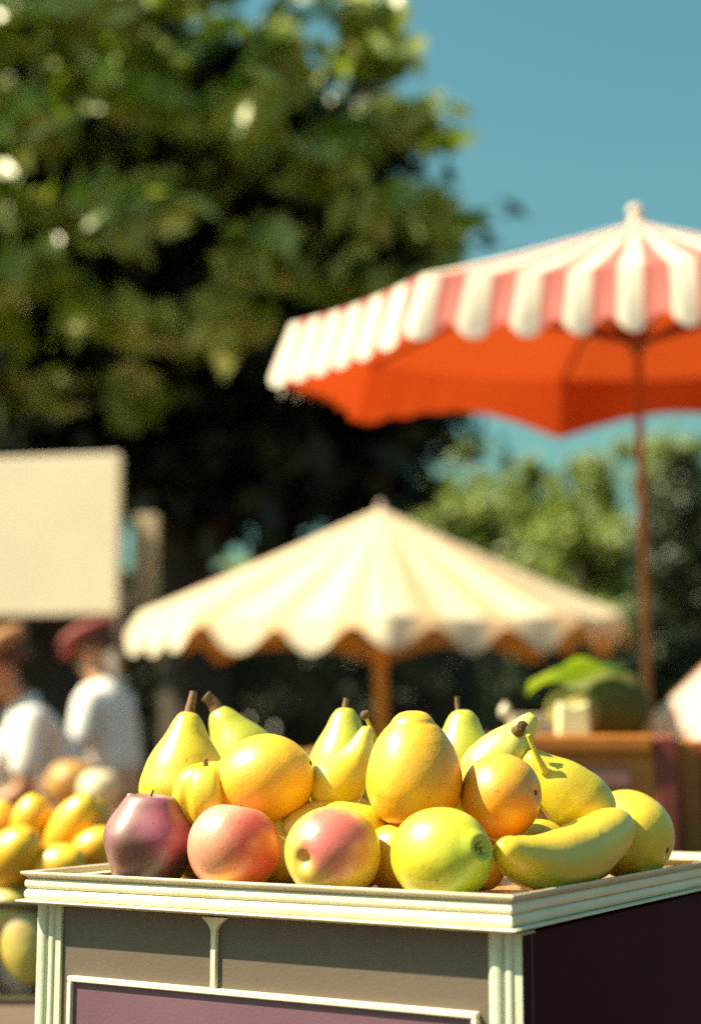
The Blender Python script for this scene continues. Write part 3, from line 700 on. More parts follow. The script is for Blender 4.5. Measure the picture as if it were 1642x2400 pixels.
# the dark evergreen behind the pole, right edge
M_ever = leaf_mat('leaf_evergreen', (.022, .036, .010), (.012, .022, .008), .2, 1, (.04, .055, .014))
for lab, pxx, Y, wpx in (('dense dark evergreen right of the red umbrella pole', 1655, 15, 150),):
    small_tree(lab, gx(pxx, Y), hz(1010, Y), px(wpx, Y), 240, M_ever, .10, None, 'evergreen_tree', False, 110, trunk_h=.3, rr=(.28, .42))
# dark hedges in the shade
def hedge(label, x0, x1, Y, ztop, dark, depth=1.2, ls=.14):
    a, b = gx(x0, Y).x, gx(x1, Y).x; c = Vector(((a + b) / 2, Y, 0)); root = empty('hedge', c); tag(root, label, 'hedge', 'clipped hedges behind the stalls')
    wd = (b - a) / 2; C = []; n = int((b - a) * ztop * 5)
    for _ in range(n): C.append((random.uniform(-wd, wd), random.uniform(-depth * .5, depth * .3), random.uniform(.1, ztop - .15) ))
    leaves('foliage', C, [random.uniform(.28, .42) for _ in C], 60, ls, dark, root, .9)
    bm = bmesh.new(); box(bm, -wd, wd, -.1, depth * .5, 0, ztop - .25); obj('dark_core', bm, M_leafshade, root, bevel=.1)  # solid dark core in place of the shade inside the hedge
hedge('dark hedge in shade below the cream umbrella', 240, 1120, 15.5, 3.1, M_leafshade)
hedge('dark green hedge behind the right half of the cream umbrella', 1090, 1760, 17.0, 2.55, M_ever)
hedge('low dark hedge behind the cream kiosk at the left', -700, 260, 16.0, 3.9, M_leafshade)

# ================================================================== UMBRELLAS
def umbrella(label, base, R, zr, h, nr, rot, tilt, tdir, nst, vh, m, mpole, pole_r, scal, mrib, fin_m, sag=.05, name='market_umbrella', vflare=.05, amp=.28, near=1, farl=.92, fin=.045):
    """zr: height of the rim's centre; h: rise to the apex; tilt towards tdir about the rim's centre"""
    root = empty(name, base); tag(root, label, 'umbrella', 'market umbrellas')
    TM = Matrix.Translation((0, 0, zr)) @ Matrix.Rotation(tilt, 4, Vector((-tdir[1], tdir[0], 0)).normalized()) @ Matrix.Translation((0, 0, -zr))
    seg = nr * 12; rings = []; nrad = 14
    def rim(a):
        k = (a - rot) / (2 * PI / nr); f = k - math.floor(k)
        half = PI / nr; return R * math.cos(half) / math.cos((f - .5) * 2 * half), f
    bm = bmesh.new(); uvl = bm.loops.layers.uv.new('UVMap'); U = {}
    for i in range(nrad + 1):
        t = i / nrad; ring = []
        for k in range(seg + 1):
            a = rot + 2 * PI * k / seg; rr, f = rim(a)
            z = zr + h * (1 - t) ** 1.06 - sag * math.sin(PI * f) * R * .9 * t * (1 - .25 * t)
            v = bm.verts.new(TM @ Vector((rr * t * math.cos(a), rr * t * math.sin(a), z)) if t else TM @ Vector((.002 * math.cos(a), .002 * math.sin(a), z)))
            U[v] = (k / seg * nst, t); ring.append(v)
        rings.append(ring)
    def quads(r, q):
        for k in range(len(r) - 1):
            f = bm.faces.new((r[k], q[k], q[k + 1], r[k + 1]))
            for lp in f.loops: lp[uvl].uv = U[lp.vert]
            f.smooth = True
    for r, q in zip(rings, rings[1:]): quads(r, q)
    can = bpy.data.meshes.new('canopy'); bm.to_mesh(can); bm.free(); link('canopy', can, m, root)
    # valance: scalloped strip hanging from the rim
    bm = bmesh.new(); uvl = bm.loops.layers.uv.new('UVMap'); U = {}
    seg2 = nst * 10 * scal; rings = []
    for i in range(6):
        t = i / 5; ring = []
        for k in range(seg2 + 1):
            a = rot + 2 * PI * k / seg2; rr, f = rim(a); u = k / seg2 * nst
            fs = (u * scal) % 1.0; drop = vh * (1 - amp + amp * math.sin(PI * min(1, fs / .66)) if fs < .66 else 1 - amp * 1.2 + amp * .2 * math.cos((fs - .66) / .34 * 2 * PI))
            drop *= 1 + (near - 1) * max(0, -math.sin(a)) ** .5
            far = max(0, math.sin(a)) ** .7; drop = drop * (1 - far) + far * vh * (farl - .45 * farl * math.sin(PI * f))
            wob = 1 + .016 * math.sin(u * 2 * PI + .5) * t * (1 - far) + vflare * t
            z = zr - sag * math.sin(PI * f) * R * .9 * .75 - drop * t
            v = bm.verts.new(TM @ Vector((rr * wob * math.cos(a), rr * wob * math.sin(a), z))); U[v] = (u, t); ring.append(v)
        rings.append(ring)
    for r, q in zip(rings, rings[1:]): quads(r, q)
    me = bpy.data.meshes.new('valance'); bm.to_mesh(me); bm.free(); link('valance', me, m, root)
    for k in range(nr):
        a = rot + 2 * PI * k / nr; bm = bmesh.new()
        P0 = TM @ Vector((0.02 * math.cos(a), .02 * math.sin(a), zr + h - .03)); P1 = TM @ Vector((R * .99 * math.cos(a), R * .99 * math.sin(a), zr - .01))
        tube(bm, [P0, P1], R * .007, 8); obj('rib', bm, mrib, root, smooth=True)
        bm = bmesh.new(); P2 = TM @ Vector((R * .55 * math.cos(a), R * .55 * math.sin(a), zr + h * .43 - .02)); P3 = TM @ Vector((.03 * math.cos(a), .03 * math.sin(a), zr - h * .1))
        tube(bm, [P2, P3], R * .008, 8); obj('strut', bm, mrib, root, smooth=True)
    top = TM @ Vector((0, 0, zr + h)); hub = TM @ Vector((0, 0, zr - h * .1))
    bm = bmesh.new(); tube(bm, [(0, 0, .02), (0, 0, zr * .6), hub.lerp(Vector((0, 0, hub.z)), 0), top - Vector((0, 0, .02))], [pole_r, pole_r, pole_r * .9, pole_r * .8], 16); obj('pole', bm, mpole, root, smooth=True)
    bm = bmesh.new(); tube(bm, [hub - Vector((0, 0, .03)), hub + Vector((0, 0, .05))], pole_r * 2.2, 16); obj('hub', bm, mpole, root, smooth=True)
    bm = bmesh.new(); fr_ = R * fin
    lathe(bm, prof_pts([(0, -.3 * fr_), (fr_ * .8, -.3 * fr_), (fr_ * .55, .2 * fr_), (fr_ * .45, .5 * fr_), (fr_ * .75, .9 * fr_), (fr_ * .6, 1.4 * fr_), (0, 1.65 * fr_)], 4), 20)
    for v in bm.verts: v.co = top + v.co
    obj('finial', bm, fin_m, root, smooth=True)
    bm = bmesh.new(); lathe(bm, prof_pts([(0, 0), (.24, 0), (.26, .03), (.24, .06), (.05, .09), (.04, .25), (0, .25)], 4), 32); obj('base', bm, simple('iron', (.05, .05, .05), .5), root, smooth=True)
    return root
M_fin = simple('finial_white', (.72, .58, .46), .4)
M_wood_o = wood('pole_wood', (.50, .19, .035), (.36, .12, .022))
M_can1 = canopy_mat('canopy_red', (.76, .71, .61), (.44, .14, .13), (.74, .105, .010), (.73, .103, .010), .50, .20, (.85, .12, .02))
u1Y = 4.3
c1 = at(1492, 762, u1Y)
umbrella('red and white striped umbrella with orange lining at the upper right', (c1.x, u1Y, 0), .955, c1.z - .012, .30, 8, math.radians(180 + 5), math.radians(4.9), (0, -1), 50, .185, M_can1, M_wood_o, .0125, 1, simple('rib_red', (.25, .04, .02), .5), M_fin, .02, near=.86, farl=1.05, fin=.032, amp=.2)
M_can2 = canopy_mat('canopy_cream', (.84, .74, .56), (.68, .47, .29), (.80, .38, .05), (.72, .36, .22), .42, .30, (.9, .42, .06))
u2Y = 9.0; c2 = at(892, 1436, u2Y)
umbrella('cream umbrella with scalloped edge and orange lining in the middle distance', (c2.x, u2Y, 0), px(564, u2Y), c2.z, px(245, u2Y), 8, math.radians(180), math.radians(5), (0, -1), 21, .25, M_can2, wood('pole_ochre', (.62, .34, .05), (.48, .24, .03)), .034, 1, M_wood_o, M_fin, .03, amp=.55, near=.68, farl=1.35, fin=.018)
M_can3 = canopy_mat('canopy_pink', (.80, .68, .60), (.70, .40, .34), (.70, .20, .08), (.7, .2, .08), .4, .3, (.8, .3, .12))
u3Y = 8.6; c3 = at(1972, 1668, u3Y)
umbrella('distant pale pink umbrella cut by the right edge of the picture', (c3.x, u3Y, 0), px(452, u3Y), c3.z, px(400, u3Y), 8, math.radians(180), math.radians(3), (-.7, -.7), 28, .11, M_can3, M_wood_o, .03, 1, M_wood_o, M_fin, .05)

# ================================================================== KIOSK (left)
M_kcream = simple('kiosk_cream', (.74, .60, .45), .6, .10, 1.5, .05, 30)
M_ktan = simple('kiosk_tan', (.46, .36, .24), .65, .2, 2, .1, 30)
M_kgrey = simple('kiosk_grey', (.42, .36, .33), .6, .2, 5)
M_kdark = simple('kiosk_dark', (.02, .017, .016), .8, .2, 5)
c0 = at(277, 1250, 9.0)
k = empty('market_kiosk', (c0.x, 9.0, 0), math.radians(-12)); tag(k, 'cream fronted kiosk with a deep fascia board behind the two people', 'kiosk')
zb, zt = at(277, 1440, 9).z, at(277, 1062, 9).z
bm = bmesh.new(); box(bm, -4.2, 0, 0, .05, zb, zt); obj('fascia_board', bm, M_kcream, k, bevel=.012)
bm = bmesh.new(); box(bm, -.09, .06, .50, .54, zb - .02, zt - .28); obj('rear_board', bm, M_ktan, k, bevel=.01)
bm = bmesh.new(); box(bm, -4.15, -.28, .06, .75, zt - .12, zt - .06); obj('roof', bm, M_kgrey, k)
for x, y in ((-.10, .06), (-.40, .66), (-4.1, .06), (-4.1, .66)):
    bm = bmesh.new(); box(bm, x, x + .09, y, y + .09, 0, zb + .1); obj('corner_post', bm, M_kgrey, k, bevel=.01)
bm = bmesh.new(); box(bm, -4.1, -.32, .78, .84, 0, zt - .13); obj('back_wall', bm, M_kdark, k)
bm = bmesh.new(); box(bm, -4.0, -.2, .16, .6, .86, .92); obj('counter', bm, M_ktan, k, bevel=.01)
bm = bmesh.new(); box(bm, -4.0, -.22, .16, .2, 0, .858); obj('counter_front', bm, M_kdark, k)

# ================================================================== PEOPLE
M_skin = simple('skin', (.62, .30, .17), .5, .12, 30)
M_skind = simple('skin_tanned', (.52, .22, .11), .5, .12, 30)
M_shirt = simple('shirt_white', (.80, .74, .72), .8, .08, 6, .4, 40)
M_hair = simple('hair_dark', (.13, .05, .025), .7, .4, 80)
def skin_obj(name, V, E, m, parent, root=0, sub=2):
    """V: list of (co, rx, ry)"""
    bm = bmesh.new(); lay = bm.verts.layers.skin.verify(); vs = []
    for i, (co, rx, ry) in enumerate(V):
        v = bm.verts.new(co); v[lay].radius = (rx, ry); v[lay].use_root = (i == root); vs.append(v)
    for a, b in E: bm.edges.new((vs[a], vs[b]))
    me = bpy.data.meshes.new(name); bm.to_mesh(me); bm.free(); o = link(name, me, m, parent)
    s = o.modifiers.new('skin', 'SKIN'); s.use_smooth_shade = True; s.branch_smoothing = .6
    ss = o.modifiers.new('sub', 'SUBSURF'); ss.levels = sub; ss.render_levels = sub; return o
def person(label, loc, facing, lean, skin, shirt, trousers, cap, scale=1.0, head_down=.0, arm=(.42, .95)):
    """faces local +Y; lean bends the trunk forward at the hips"""
    root = empty('person', loc, facing); root.scale = (scale,) * 3; tag(root, label, 'person', 'people at the kiosk')
    hip = Vector((0, 0, .95)); LM = Matrix.Translation(hip) @ Matrix.Rotation(-lean, 4, 'X') @ Matrix.Translation(-hip)
    nk = Vector((0, .01, 1.49)); HM = LM @ Matrix.Translation(nk) @ Matrix.Rotation(-head_down, 4, 'X') @ Matrix.Translation(-nk)
    V, E = [], []
    def add(co, r, par=None, M=None, r2=None):
        co = Vector(co); V.append(((M @ co) if M else co, r, r2 or r))
        if par is not None: E.append((par, len(V) - 1))
        return len(V) - 1
    pel = add((0, 0, .95), .145, None, None, .11)
    sp = add((0, .01, 1.12), .13, pel, LM, .10); ch = add((0, .01, 1.32), .155, sp, LM, .115); nb = add((0, 0, 1.45), .075, ch, LM)
    ne = add((0, .012, 1.52), .055, nb, LM); jw = add((0, .035, 1.575), .065, ne, HM, .07); sk = add((0, .01, 1.655), .078, jw, HM, .098); ct = add((0, 0, 1.715), .06, sk, HM, .07)
    no = add((0, .112, 1.615), .014, jw, HM); 
    for s in (-1, 1): add((s * .085, -.005, 1.625), .014, sk, HM)
    hands = []
    arms = []
    for s in (-1, 1):
        sh = add((s * .17, 0, 1.41), .062, ch, LM); S0 = V[sh][0]
        el = S0 + Vector((s * .04, .10 + .1 * s, -.27)); hd = el + Vector((-s * .05, .22, -.10 + .02 * s))
        e_ = add(el, .042, sh); mid = add(el.lerp(hd, .5), .038, e_); wr = add(hd, .026, mid)
        dr = (hd - el).normalized(); side = Vector((1, 0, 0)); dn = dr.cross(side)
        pa = add(hd + dr * .055, .030, wr, None, .016)
        for j, (o_, l_) in enumerate(((-.026, .070), (-.009, .080), (.009, .076), (.026, .060))):
            a = add(hd + dr * .095 + side * o_, .0095, pa); b = add(hd + dr * (.095 + l_ * .5) + side * o_ + dn * .006, .0088, a); add(hd + dr * (.095 + l_ * .85) + side * o_ + dn * .026, .0075, b)
        th = add(hd + dr * .045 - side * s * .038, .010, pa); add(hd + dr * .08 - side * s * .056 + dn * .015, .0088, th)
        arms.append((S0, el, hd))
    for s in (-1, 1):
        h = add((s * .09, 0, .90), .085, pel); kn = add((s * .10, .01, .50), .058, h); an = add((s * .10, -.02, .09), .036, kn); add((s * .105, .13, .035), .034, an)
    skin_obj('body', V, E, skin, root, pel)
    # shirt
    V, E = [], []
    a = add((0, 0, 1.00), .172, None, LM, .135); b = add((0, .01, 1.14), .155, a, LM, .125); c = add((0, .005, 1.32), .178, b, LM, .138); d = add((0, 0, 1.445), .10, c, LM); add((0, .006, 1.495), .066, d, LM)
    for (S0, el, hd) in arms:
        s_ = add(S0, .082, c); m_ = add(S0.lerp(el, .5), .072, s_); e = add(S0.lerp(el, .92), .062, m_)
    skin_obj('shirt', V, E, shirt, root, 0)
    V, E = [], []
    a = add((0, 0, .97), .155, None, None, .125)
    for s in (-1, 1):
        h = add((s * .095, 0, .86), .098, a); kn = add((s * .105, .01, .50), .075, h); add((s * .105, -.02, .10), .068, kn)
    skin_obj('trousers', V, E, trousers, root, 0)
    for s in (-1, 1):
        bm = bmesh.new(); bmesh.ops.create_uvsphere(bm, u_segments=20, v_segments=12, radius=1)
        for v in bm.verts: v.co = Vector((v.co.x * .05 + s * .105, v.co.y * .14 + .05, max(v.co.z, -.3) * .06 + .02))
        obj('shoe', bm, M_hair, root, smooth=True)
    # face
    for s in (-1, 1):
        bm = bmesh.new(); bmesh.ops.create_uvsphere(bm, u_segments=12, v_segments=8, radius=.0105)
        for v in bm.verts: v.co = HM @ (v.co + Vector((s * .031, .088, 1.642)))
        obj('eye', bm, M_hair, root, smooth=True)
    bm = bmesh.new(); tube(bm, [HM @ Vector((x, .098 - abs(x) * .3, 1.578)) for x in (-.024, -.01, .01, .024)], [.002, .005, .005, .002], 8); obj('mouth', bm, simple('lip', (.30, .08, .06), .5), root, smooth=True)
    # hair: a close shell at the back and sides
    bm = bmesh.new(); bmesh.ops.create_uvsphere(bm, u_segments=28, v_segments=18, radius=1)
    bmesh.ops.delete(bm, geom=[v for v in bm.verts if v.co.y > .12 or (v.co.z < -.45)], context='VERTS')
    for v in bm.verts: v.co = HM @ Vector((v.co.x * .094, v.co.y * .116 - .002, v.co.z * .11 + 1.66))
    h = obj('hair', bm, M_hair, root, smooth=True); so_ = h.modifiers.new('thick', 'SOLIDIFY'); so_.thickness = .006
    # flat cap with a short peak
    bm = bmesh.new(); lathe(bm, prof_pts([(0, .0), (.098, .0), (.118, .012), (.128, .035), (.112, .062), (.06, .076), (0, .078)], 5), 36)
    for v in bm.verts:
        c_ = v.co.copy(); c_.y = c_.y * 1.12 + .012; c_.z += c_.y * -.10; v.co = HM @ (c_ + Vector((0, 0, 1.685)))
    cp = obj('cap', bm, cap, root, smooth=True)
    bm = bmesh.new(); n = 14; up, dn_ = [], []
    for i in range(n + 1):
        a_ = PI * i / n
        for q, ls_ in ((.0, up), (.006, dn_)):
            ls_.append((bm.verts.new(HM @ Vector((.10 * math.cos(a_), .07 + .03 * math.sin(a_), 1.690 - q))), bm.verts.new(HM @ Vector((.085 * math.cos(a_), .08 + .095 * math.sin(a_), 1.668 - q)))))
    for ls_ in (up, dn_):
        for p, q in zip(ls_, ls_[1:]): bm.faces.new((p[0], q[0], q[1], p[1]))
    for p, q, r_, t_ in zip(up, up[1:], dn_, dn_[1:]): bm.faces.new((p[1], q[1], t_[1], r_[1]))
    obj('cap_peak', bm, cap, cp, smooth=True)
    return root
Y2 = 7.2; p2 = at(292, 1764, Y2)
person('person in white shirt and dark red cap, right one of the two', (p2.x, Y2, 0), math.radians(68), math.radians(13), M_skin, M_shirt, simple('trousers_rust', (.20, .07, .04), .85), simple('cap_red', (.26, .05, .045), .8), .965, .12)
Y1 = 5.7; p1 = at(232, 1764, Y1)
person('person in white shirt and tan cap bending at the left edge', (p1.x, Y1, 0), math.radians(98), math.radians(34), M_skind, M_shirt, simple('trousers_grey', (.16, .12, .11), .85), simple('cap_tan', (.42, .20, .08), .8), .92, -.15)

# ================================================================== LEFT: two-tier stand of yellow fruit
SY = 2.3
z1, z2 = at(0, 2088, SY).z, at(0, 2300, SY).z
xa, xb = at(-420, 2000, SY).x, at(262, 2000, SY).x
st = empty('fruit_stand', ((xa + xb) / 2, SY, 0)); tag(st, 'dark two-tier wooden stand with yellow fruit at the left behind the cart', 'fruit stand'); hw = (xb - xa) / 2
M_std = wood('stand_wood', (.055, .04, .015), (.03, .02, .01))
for z in (z1, z2):
    bm = bmesh.new(); box(bm, -hw, hw, -.15, .22, z - .010, z); obj('shelf', bm, M_std, st, bevel=.003)
for x in (-hw + .02, -hw * .02, hw - .05):
    for y in (-.15, .2):
        if x == -hw * .02: continue
        bm = bmesh.new(); box(bm, x, x + .03, y, y + .03, 0, z1 - .019); obj('leg', bm, M_std, st, bevel=.003)
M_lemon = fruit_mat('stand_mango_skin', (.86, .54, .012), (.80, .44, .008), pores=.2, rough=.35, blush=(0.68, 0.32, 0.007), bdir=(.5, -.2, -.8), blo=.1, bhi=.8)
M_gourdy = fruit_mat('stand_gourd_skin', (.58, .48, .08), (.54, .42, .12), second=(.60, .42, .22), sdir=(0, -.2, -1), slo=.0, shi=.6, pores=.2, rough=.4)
def stand_mango(pxx, pyy, dY, r, el, ax, label, m=M_lemon, name='mango'):
    bm = bmesh.new(); P = [(0, -el), (r * .5, -el * .93), (r * .92, -el * .5), (r, -.05 * el), (r * .86, el * .45), (r * .5, el * .86), (r * .18, el * .98), (0, el)]
    lathe(bm, prof_pts(P, 5), 36, lump(.08, 14, abs(pxx) + 2))
    o = obj(name, bm, m, None, smooth=True); place(o, at(pxx, pyy, SY + dY), ax); tag(o, label, name, 'yellow fruit on the left stand')
    bm = bmesh.new(); tube(bm, [(0, 0, el * .96), (.001, 0, el * 1.08)], [.003, .002], 8); obj('stem', bm, M_stemb, o, smooth=True); return o
for a in ((32, 2008, -.10, .038, .050, (.5, -.5, .6), 'largest blurred yellow mango low at the left picture edge'),
          (78, 1918, .00, .030, .036, (.2, -.3, 1), 'round yellow mango on top of the left pile'),
          (172, 1945, -.02, .034, .056, (.45, -.3, .8), 'tall leaning yellow mango in the middle of the left pile'),
          (140, 2030, -.11, .030, .040, (.8, -.3, .3), 'yellow mango low in the left pile under the leaning one'),
          (222, 1990, -.06, .028, .036, (.7, -.2, .5), 'small yellow mango just left of the purple plum'),
          (8, 1935, .05, .030, .036, (-.3, -.3, .9), 'small dull yellow mango behind the left pile'),
          (215, 1925, .08, .030, .040, (-.3, -.3, .9), 'dull gold mango at the back of the left pile'),
          (110, 2010, .02, .032, .04, (.3, -.2, .9), 'gold mango in the middle of the left pile'),
          (70, 2040, .10, .032, .04, (.3, -.2, .9), 'gold mango low at the back of the left pile'),
          (230, 2045, .02, .03, .036, (.3, -.2, .9), 'gold mango low at the right of the left pile')):
    stand_mango(*a)
for a in ((12, 2160, -.10, .046, .052, (.5, -.4, .6), 'yellow green gourd on the lower shelf of the stand'),
          (60, 2205, -.12, .036, .060, (.25, -.3, -.9), 'tan gourd hanging low on the lower shelf of the stand'),
          (100, 2225, -.05, .03, .036, (.5, -.4, .6), 'small gourd on the lower shelf behind the cart post')):
    stand_mango(*a, m=M_gourdy, name='gourd')

# small produce table in front of the people
TY2 = 4.9; tz = at(0, 1900, TY2).z
ta, tb = at(-380, 1880, TY2).x, at(640, 1880, TY2).x
t = empty('produce_table', ((ta + tb) / 2, TY2, 0)); tag(t, 'low brown produce table between the people and the stand', 'table'); hw = (tb - ta) / 2
M_tb = wood('table_brown', (.30, .15, .06), (.20, .09, .035))
bm = bmesh.new(); box(bm, -hw, hw, -.3, .3, tz - .04, tz); obj('tabletop', bm, M_tb, t, bevel=.004)
bm = bmesh.new(); box(bm, -hw + .02, hw - .02, -.27, -.25, tz - .25, tz - .041); obj('apron', bm, M_tb, t)
for x in (-hw + .03, hw - .08):
    for y in (-.24, .22):
        bm = bmesh.new(); box(bm, x, x + .05, y, y + .05, 0, tz - .041); obj('leg', bm, M_tb, t, bevel=.004)
def table_fruit(name, pxx, r, dY, m, label, kz=1.0, up=0):
    Y = TY2 + dY; c = at(pxx, 1800, Y); bm = bmesh.new(); lathe(bm, prof_apple(r, r * kz, .08, .05), 32, lump(.06, 12, pxx))
    o = obj(name, bm, m, None, smooth=True); o.location = (c.x, Y, tz + r * kz + up); tag(o, label, name, 'fruit on the brown table')
    bm = bmesh.new(); tube(bm, [(0, 0, r * kz * .8), (.002, 0, r * kz * 1.08)], [.005, .003], 8); obj('stem', bm, M_stemb, o, smooth=True)
M_paleb = simple('pale_melon', (.74, .64, .42), .5, .15, 20)
M_ora2 = simple('orange_skin_far', (.48, .25, .06), .45, .2, 20)
M_red2 = simple('red_skin_far', (.42, .10, .06), .45, .2, 20)
M_grn2 = simple('green_skin_far', (.14, .20, .05), .5, .2, 20)
table_fruit('melon', 235, .062, -.12, M_paleb, 'cream round melon on the brown table below the person in the red cap')
table_fruit('melon', 175, .085, .06, M_ora2, 'golden melon on the brown table left of the cream melon', .9)

# far stall with crates behind the fruit heap
FY = 8.0; ftz = at(0, 1764, FY).z - .16
def crate(label, cx, cy, z, wx, wy, h, m, rz=0, group=None, slats=3, inset=None, insetmat=None, th=.018):
    root = empty('crate', (cx, cy, z), rz); tag(root, label, 'crate', group)
    for s in (-1, 1):
        bm = bmesh.new()
        for q in range(slats):
            g0 = h * q / slats; box(bm, -wx / 2, wx / 2, s * wy / 2 - th / 2, s * wy / 2 + th / 2, g0 + (.004 if q else 0), g0 + h / slats - .004)
        obj('long_side', bm, m, root, bevel=.002)
        bm = bmesh.new()
        for q in range(slats):
            g0 = h * q / slats; box(bm, s * wx / 2 - th / 2, s * wx / 2 + th / 2, -wy / 2 + th / 2 + .002, wy / 2 - th / 2 - .002, g0 + (.004 if q else 0), g0 + h / slats - .004)
        obj('short_side', bm, m, root, bevel=.002)
    for sx in (-1, 1):
        for sy in (-1, 1):
            bm = bmesh.new(); box(bm, sx * wx / 2 - th * 1.3, sx * wx / 2 + th * 1.3, sy * wy / 2 - th * 1.3, sy * wy / 2 + th * 1.3, 0, h + .004); obj('corner_post', bm, m, root, bevel=.003)
    bm = bmesh.new(); box(bm, -wx / 2 + th, wx / 2 - th, -wy / 2 + th, wy / 2 - th, .002, .014); obj('bottom', bm, m, root)
    return root
fa, fb = at(330, 1764, FY).x, at(1560, 1764, FY).x
t = empty('stall_table', ((fa + fb) / 2, FY, 0)); tag(t, 'long dark stall table far behind the fruit heap under the cream umbrella', 'table'); hw = (fb - fa) / 2
bm = bmesh.new(); box(bm, -hw, hw, -.35, .35, ftz - .04, ftz); obj('tabletop', bm, M_std, t, bevel=.004)
bm = bmesh.new(); box(bm, -hw + .01, hw - .01, -.34, -.325, .08, ftz - .041); obj('cloth_front', bm, simple('dull_cloth', (.10, .06, .045), .9), t)
for x in (-hw + .03, hw - .08):
    bm = bmesh.new(); box(bm, x, x + .05, .2, .25, 0, ftz - .041); obj('leg', bm, M_std, t)
cols = [M_grn2, M_red2, M_ora2, M_grn2, M_red2, M_ora2]
names = ['cabbage', 'tomato', 'orange', 'cabbage', 'tomato', 'orange']
where = ['left end', 'second from the left', 'third from the left', 'middle', 'third from the right', 'second from the right']
for i, cx in enumerate((450, 620, 700, 940, 1020, 1090)):
    c = at(cx, 1764, FY); 
    crate('small wooden crate on the far dark stall table, ' + where[i] + ' of the six', c.x, FY - .05, ftz + .002, .26, .30, .10, M_tb, 0, 'crates on the far stall table', 2)
    for j in range(6):
        r = (.062 if names[i] == 'cabbage' else .046) * random.uniform(.9, 1.1)
        bm = bmesh.new(); lathe(bm, prof_apple(r, r * .92, .08, .05), 20, lump(.1, 14, i * 7 + j))
        o = obj(names[i], bm, cols[i], None, smooth=True); o.location = (c.x - .075 + .075 * (j % 3), FY - .12 + .13 * (j // 3), ftz + .075 + r * .9 + random.uniform(0, .02))
        tag(o, {'cabbage': 'dull green cabbage', 'tomato': 'dark red tomato', 'orange': 'dull orange'}[names[i]] + ' heaped in the far stall crate, ' + where[i], names[i], names[i] + ' heap in the far crate, ' + where[i])

# ================================================================== RIGHT: crates, melons
RY = 2.95
M_cr = wood('crate_brown', (.52, .18, .02), (.38, .11, .014), 9, (1, 1, 1))
M_cr2 = wood('crate_maroon', (.22, .04, .03), (.14, .025, .02), 9, (1, 1, 1))
M_pink = simple('crate_band_pink', (.30, .13, .12), .6, .2, 10)
def stall_box(label, x0, x1, ytop, ybot, Y, depth, m, mpost, band, group):
    a, b = at(x0, 1764, Y).x, at(x1, 1764, Y).x; zt_, zb_ = at(821, ytop, Y).z, at(821, ybot, Y).z
    root = empty('produce_box', ((a + b) / 2, Y, zb_)); tag(root, label, 'crate', group); hw = (b - a) / 2; h = zt_ - zb_; th = .02
    for nm, (bx0, bx1, by0, by1) in (('front_board', (-hw + .045, hw - .045, .004, .004 + th)), ('back_board', (-hw + .045, hw - .045, depth - th - .004, depth - .004)), ('end_board', (-hw + .006, -hw + .006 + th, .045, depth - .045)), ('end_board', (hw - .006 - th, hw - .006, .045, depth - .045))):
        bm = bmesh.new(); box(bm, bx0, bx1, by0, by1, .01, h - .02); obj(nm, bm, m, root, bevel=.002)
    for x in (-hw, hw - .045):
        for y in (0, depth - .045):
            bm = bmesh.new(); box(bm, x, x + .045, y, y + .045, 0, h - .002); obj('corner_post', bm, mpost, root, bevel=.008)
    bm = bmesh.new()
    for (bx0, bx1, by0, by1) in ((-hw + .046, hw - .046, -.008, .028), (-hw + .046, hw - .046, depth - .028, depth + .008), (-hw - .006, -hw + .03, .046, depth - .046), (hw - .03, hw + .006, .046, depth - .046)):
        box(bm, bx0, bx1, by0, by1, h - .034, h)
    obj('rim', bm, m, root, bevel=.008, bseg=3)
    if band:
        bm = bmesh.new(); box(bm, -hw + .07, hw - .09, -.003, .0035, h - .095, h - .058); obj('band', bm, M_pink, root, bevel=.002)
    bm = bmesh.new(); box(bm, -hw + .028, hw - .028, .026, depth - .026, h - .10, h - .085); obj('shelf', bm, m, root)
    return root, zt_, zb_
bx, zt1, zb1 = stall_box('brown wooden box carrying melons behind the right end of the heap', 1120, 1590, 1722, 2030, RY, .42, M_cr, M_cr2, True, 'wooden boxes on the right stall')
bx2, zt2, _ = stall_box('red wooden box cut by the right edge of the picture', 1590, 2100, 1795, 2075, RY + .25, .42, M_cr2, M_cr, False, 'wooden boxes on the right stall')
bx2.location.z = zb1
a, b = at(1060, 1764, RY).x, at(2200, 1764, RY).x
t = empty('stall_table', ((a + b) / 2, RY + .3, 0)); tag(t, 'dark wooden table under the two boxes at the right', 'table'); hw = (b - a) / 2
bm = bmesh.new(); box(bm, -hw, hw, -.4, .45, zb1 - .03, zb1 - .001); obj('tabletop', bm, M_std, t, bevel=.004)
for x in (-hw + .03, hw - .08):
    for y in (-.35, .38):
        bm = bmesh.new(); box(bm, x, x + .05, y, y + .05, 0, zb1 - .031); obj('leg', bm, M_std, t, bevel=.004)
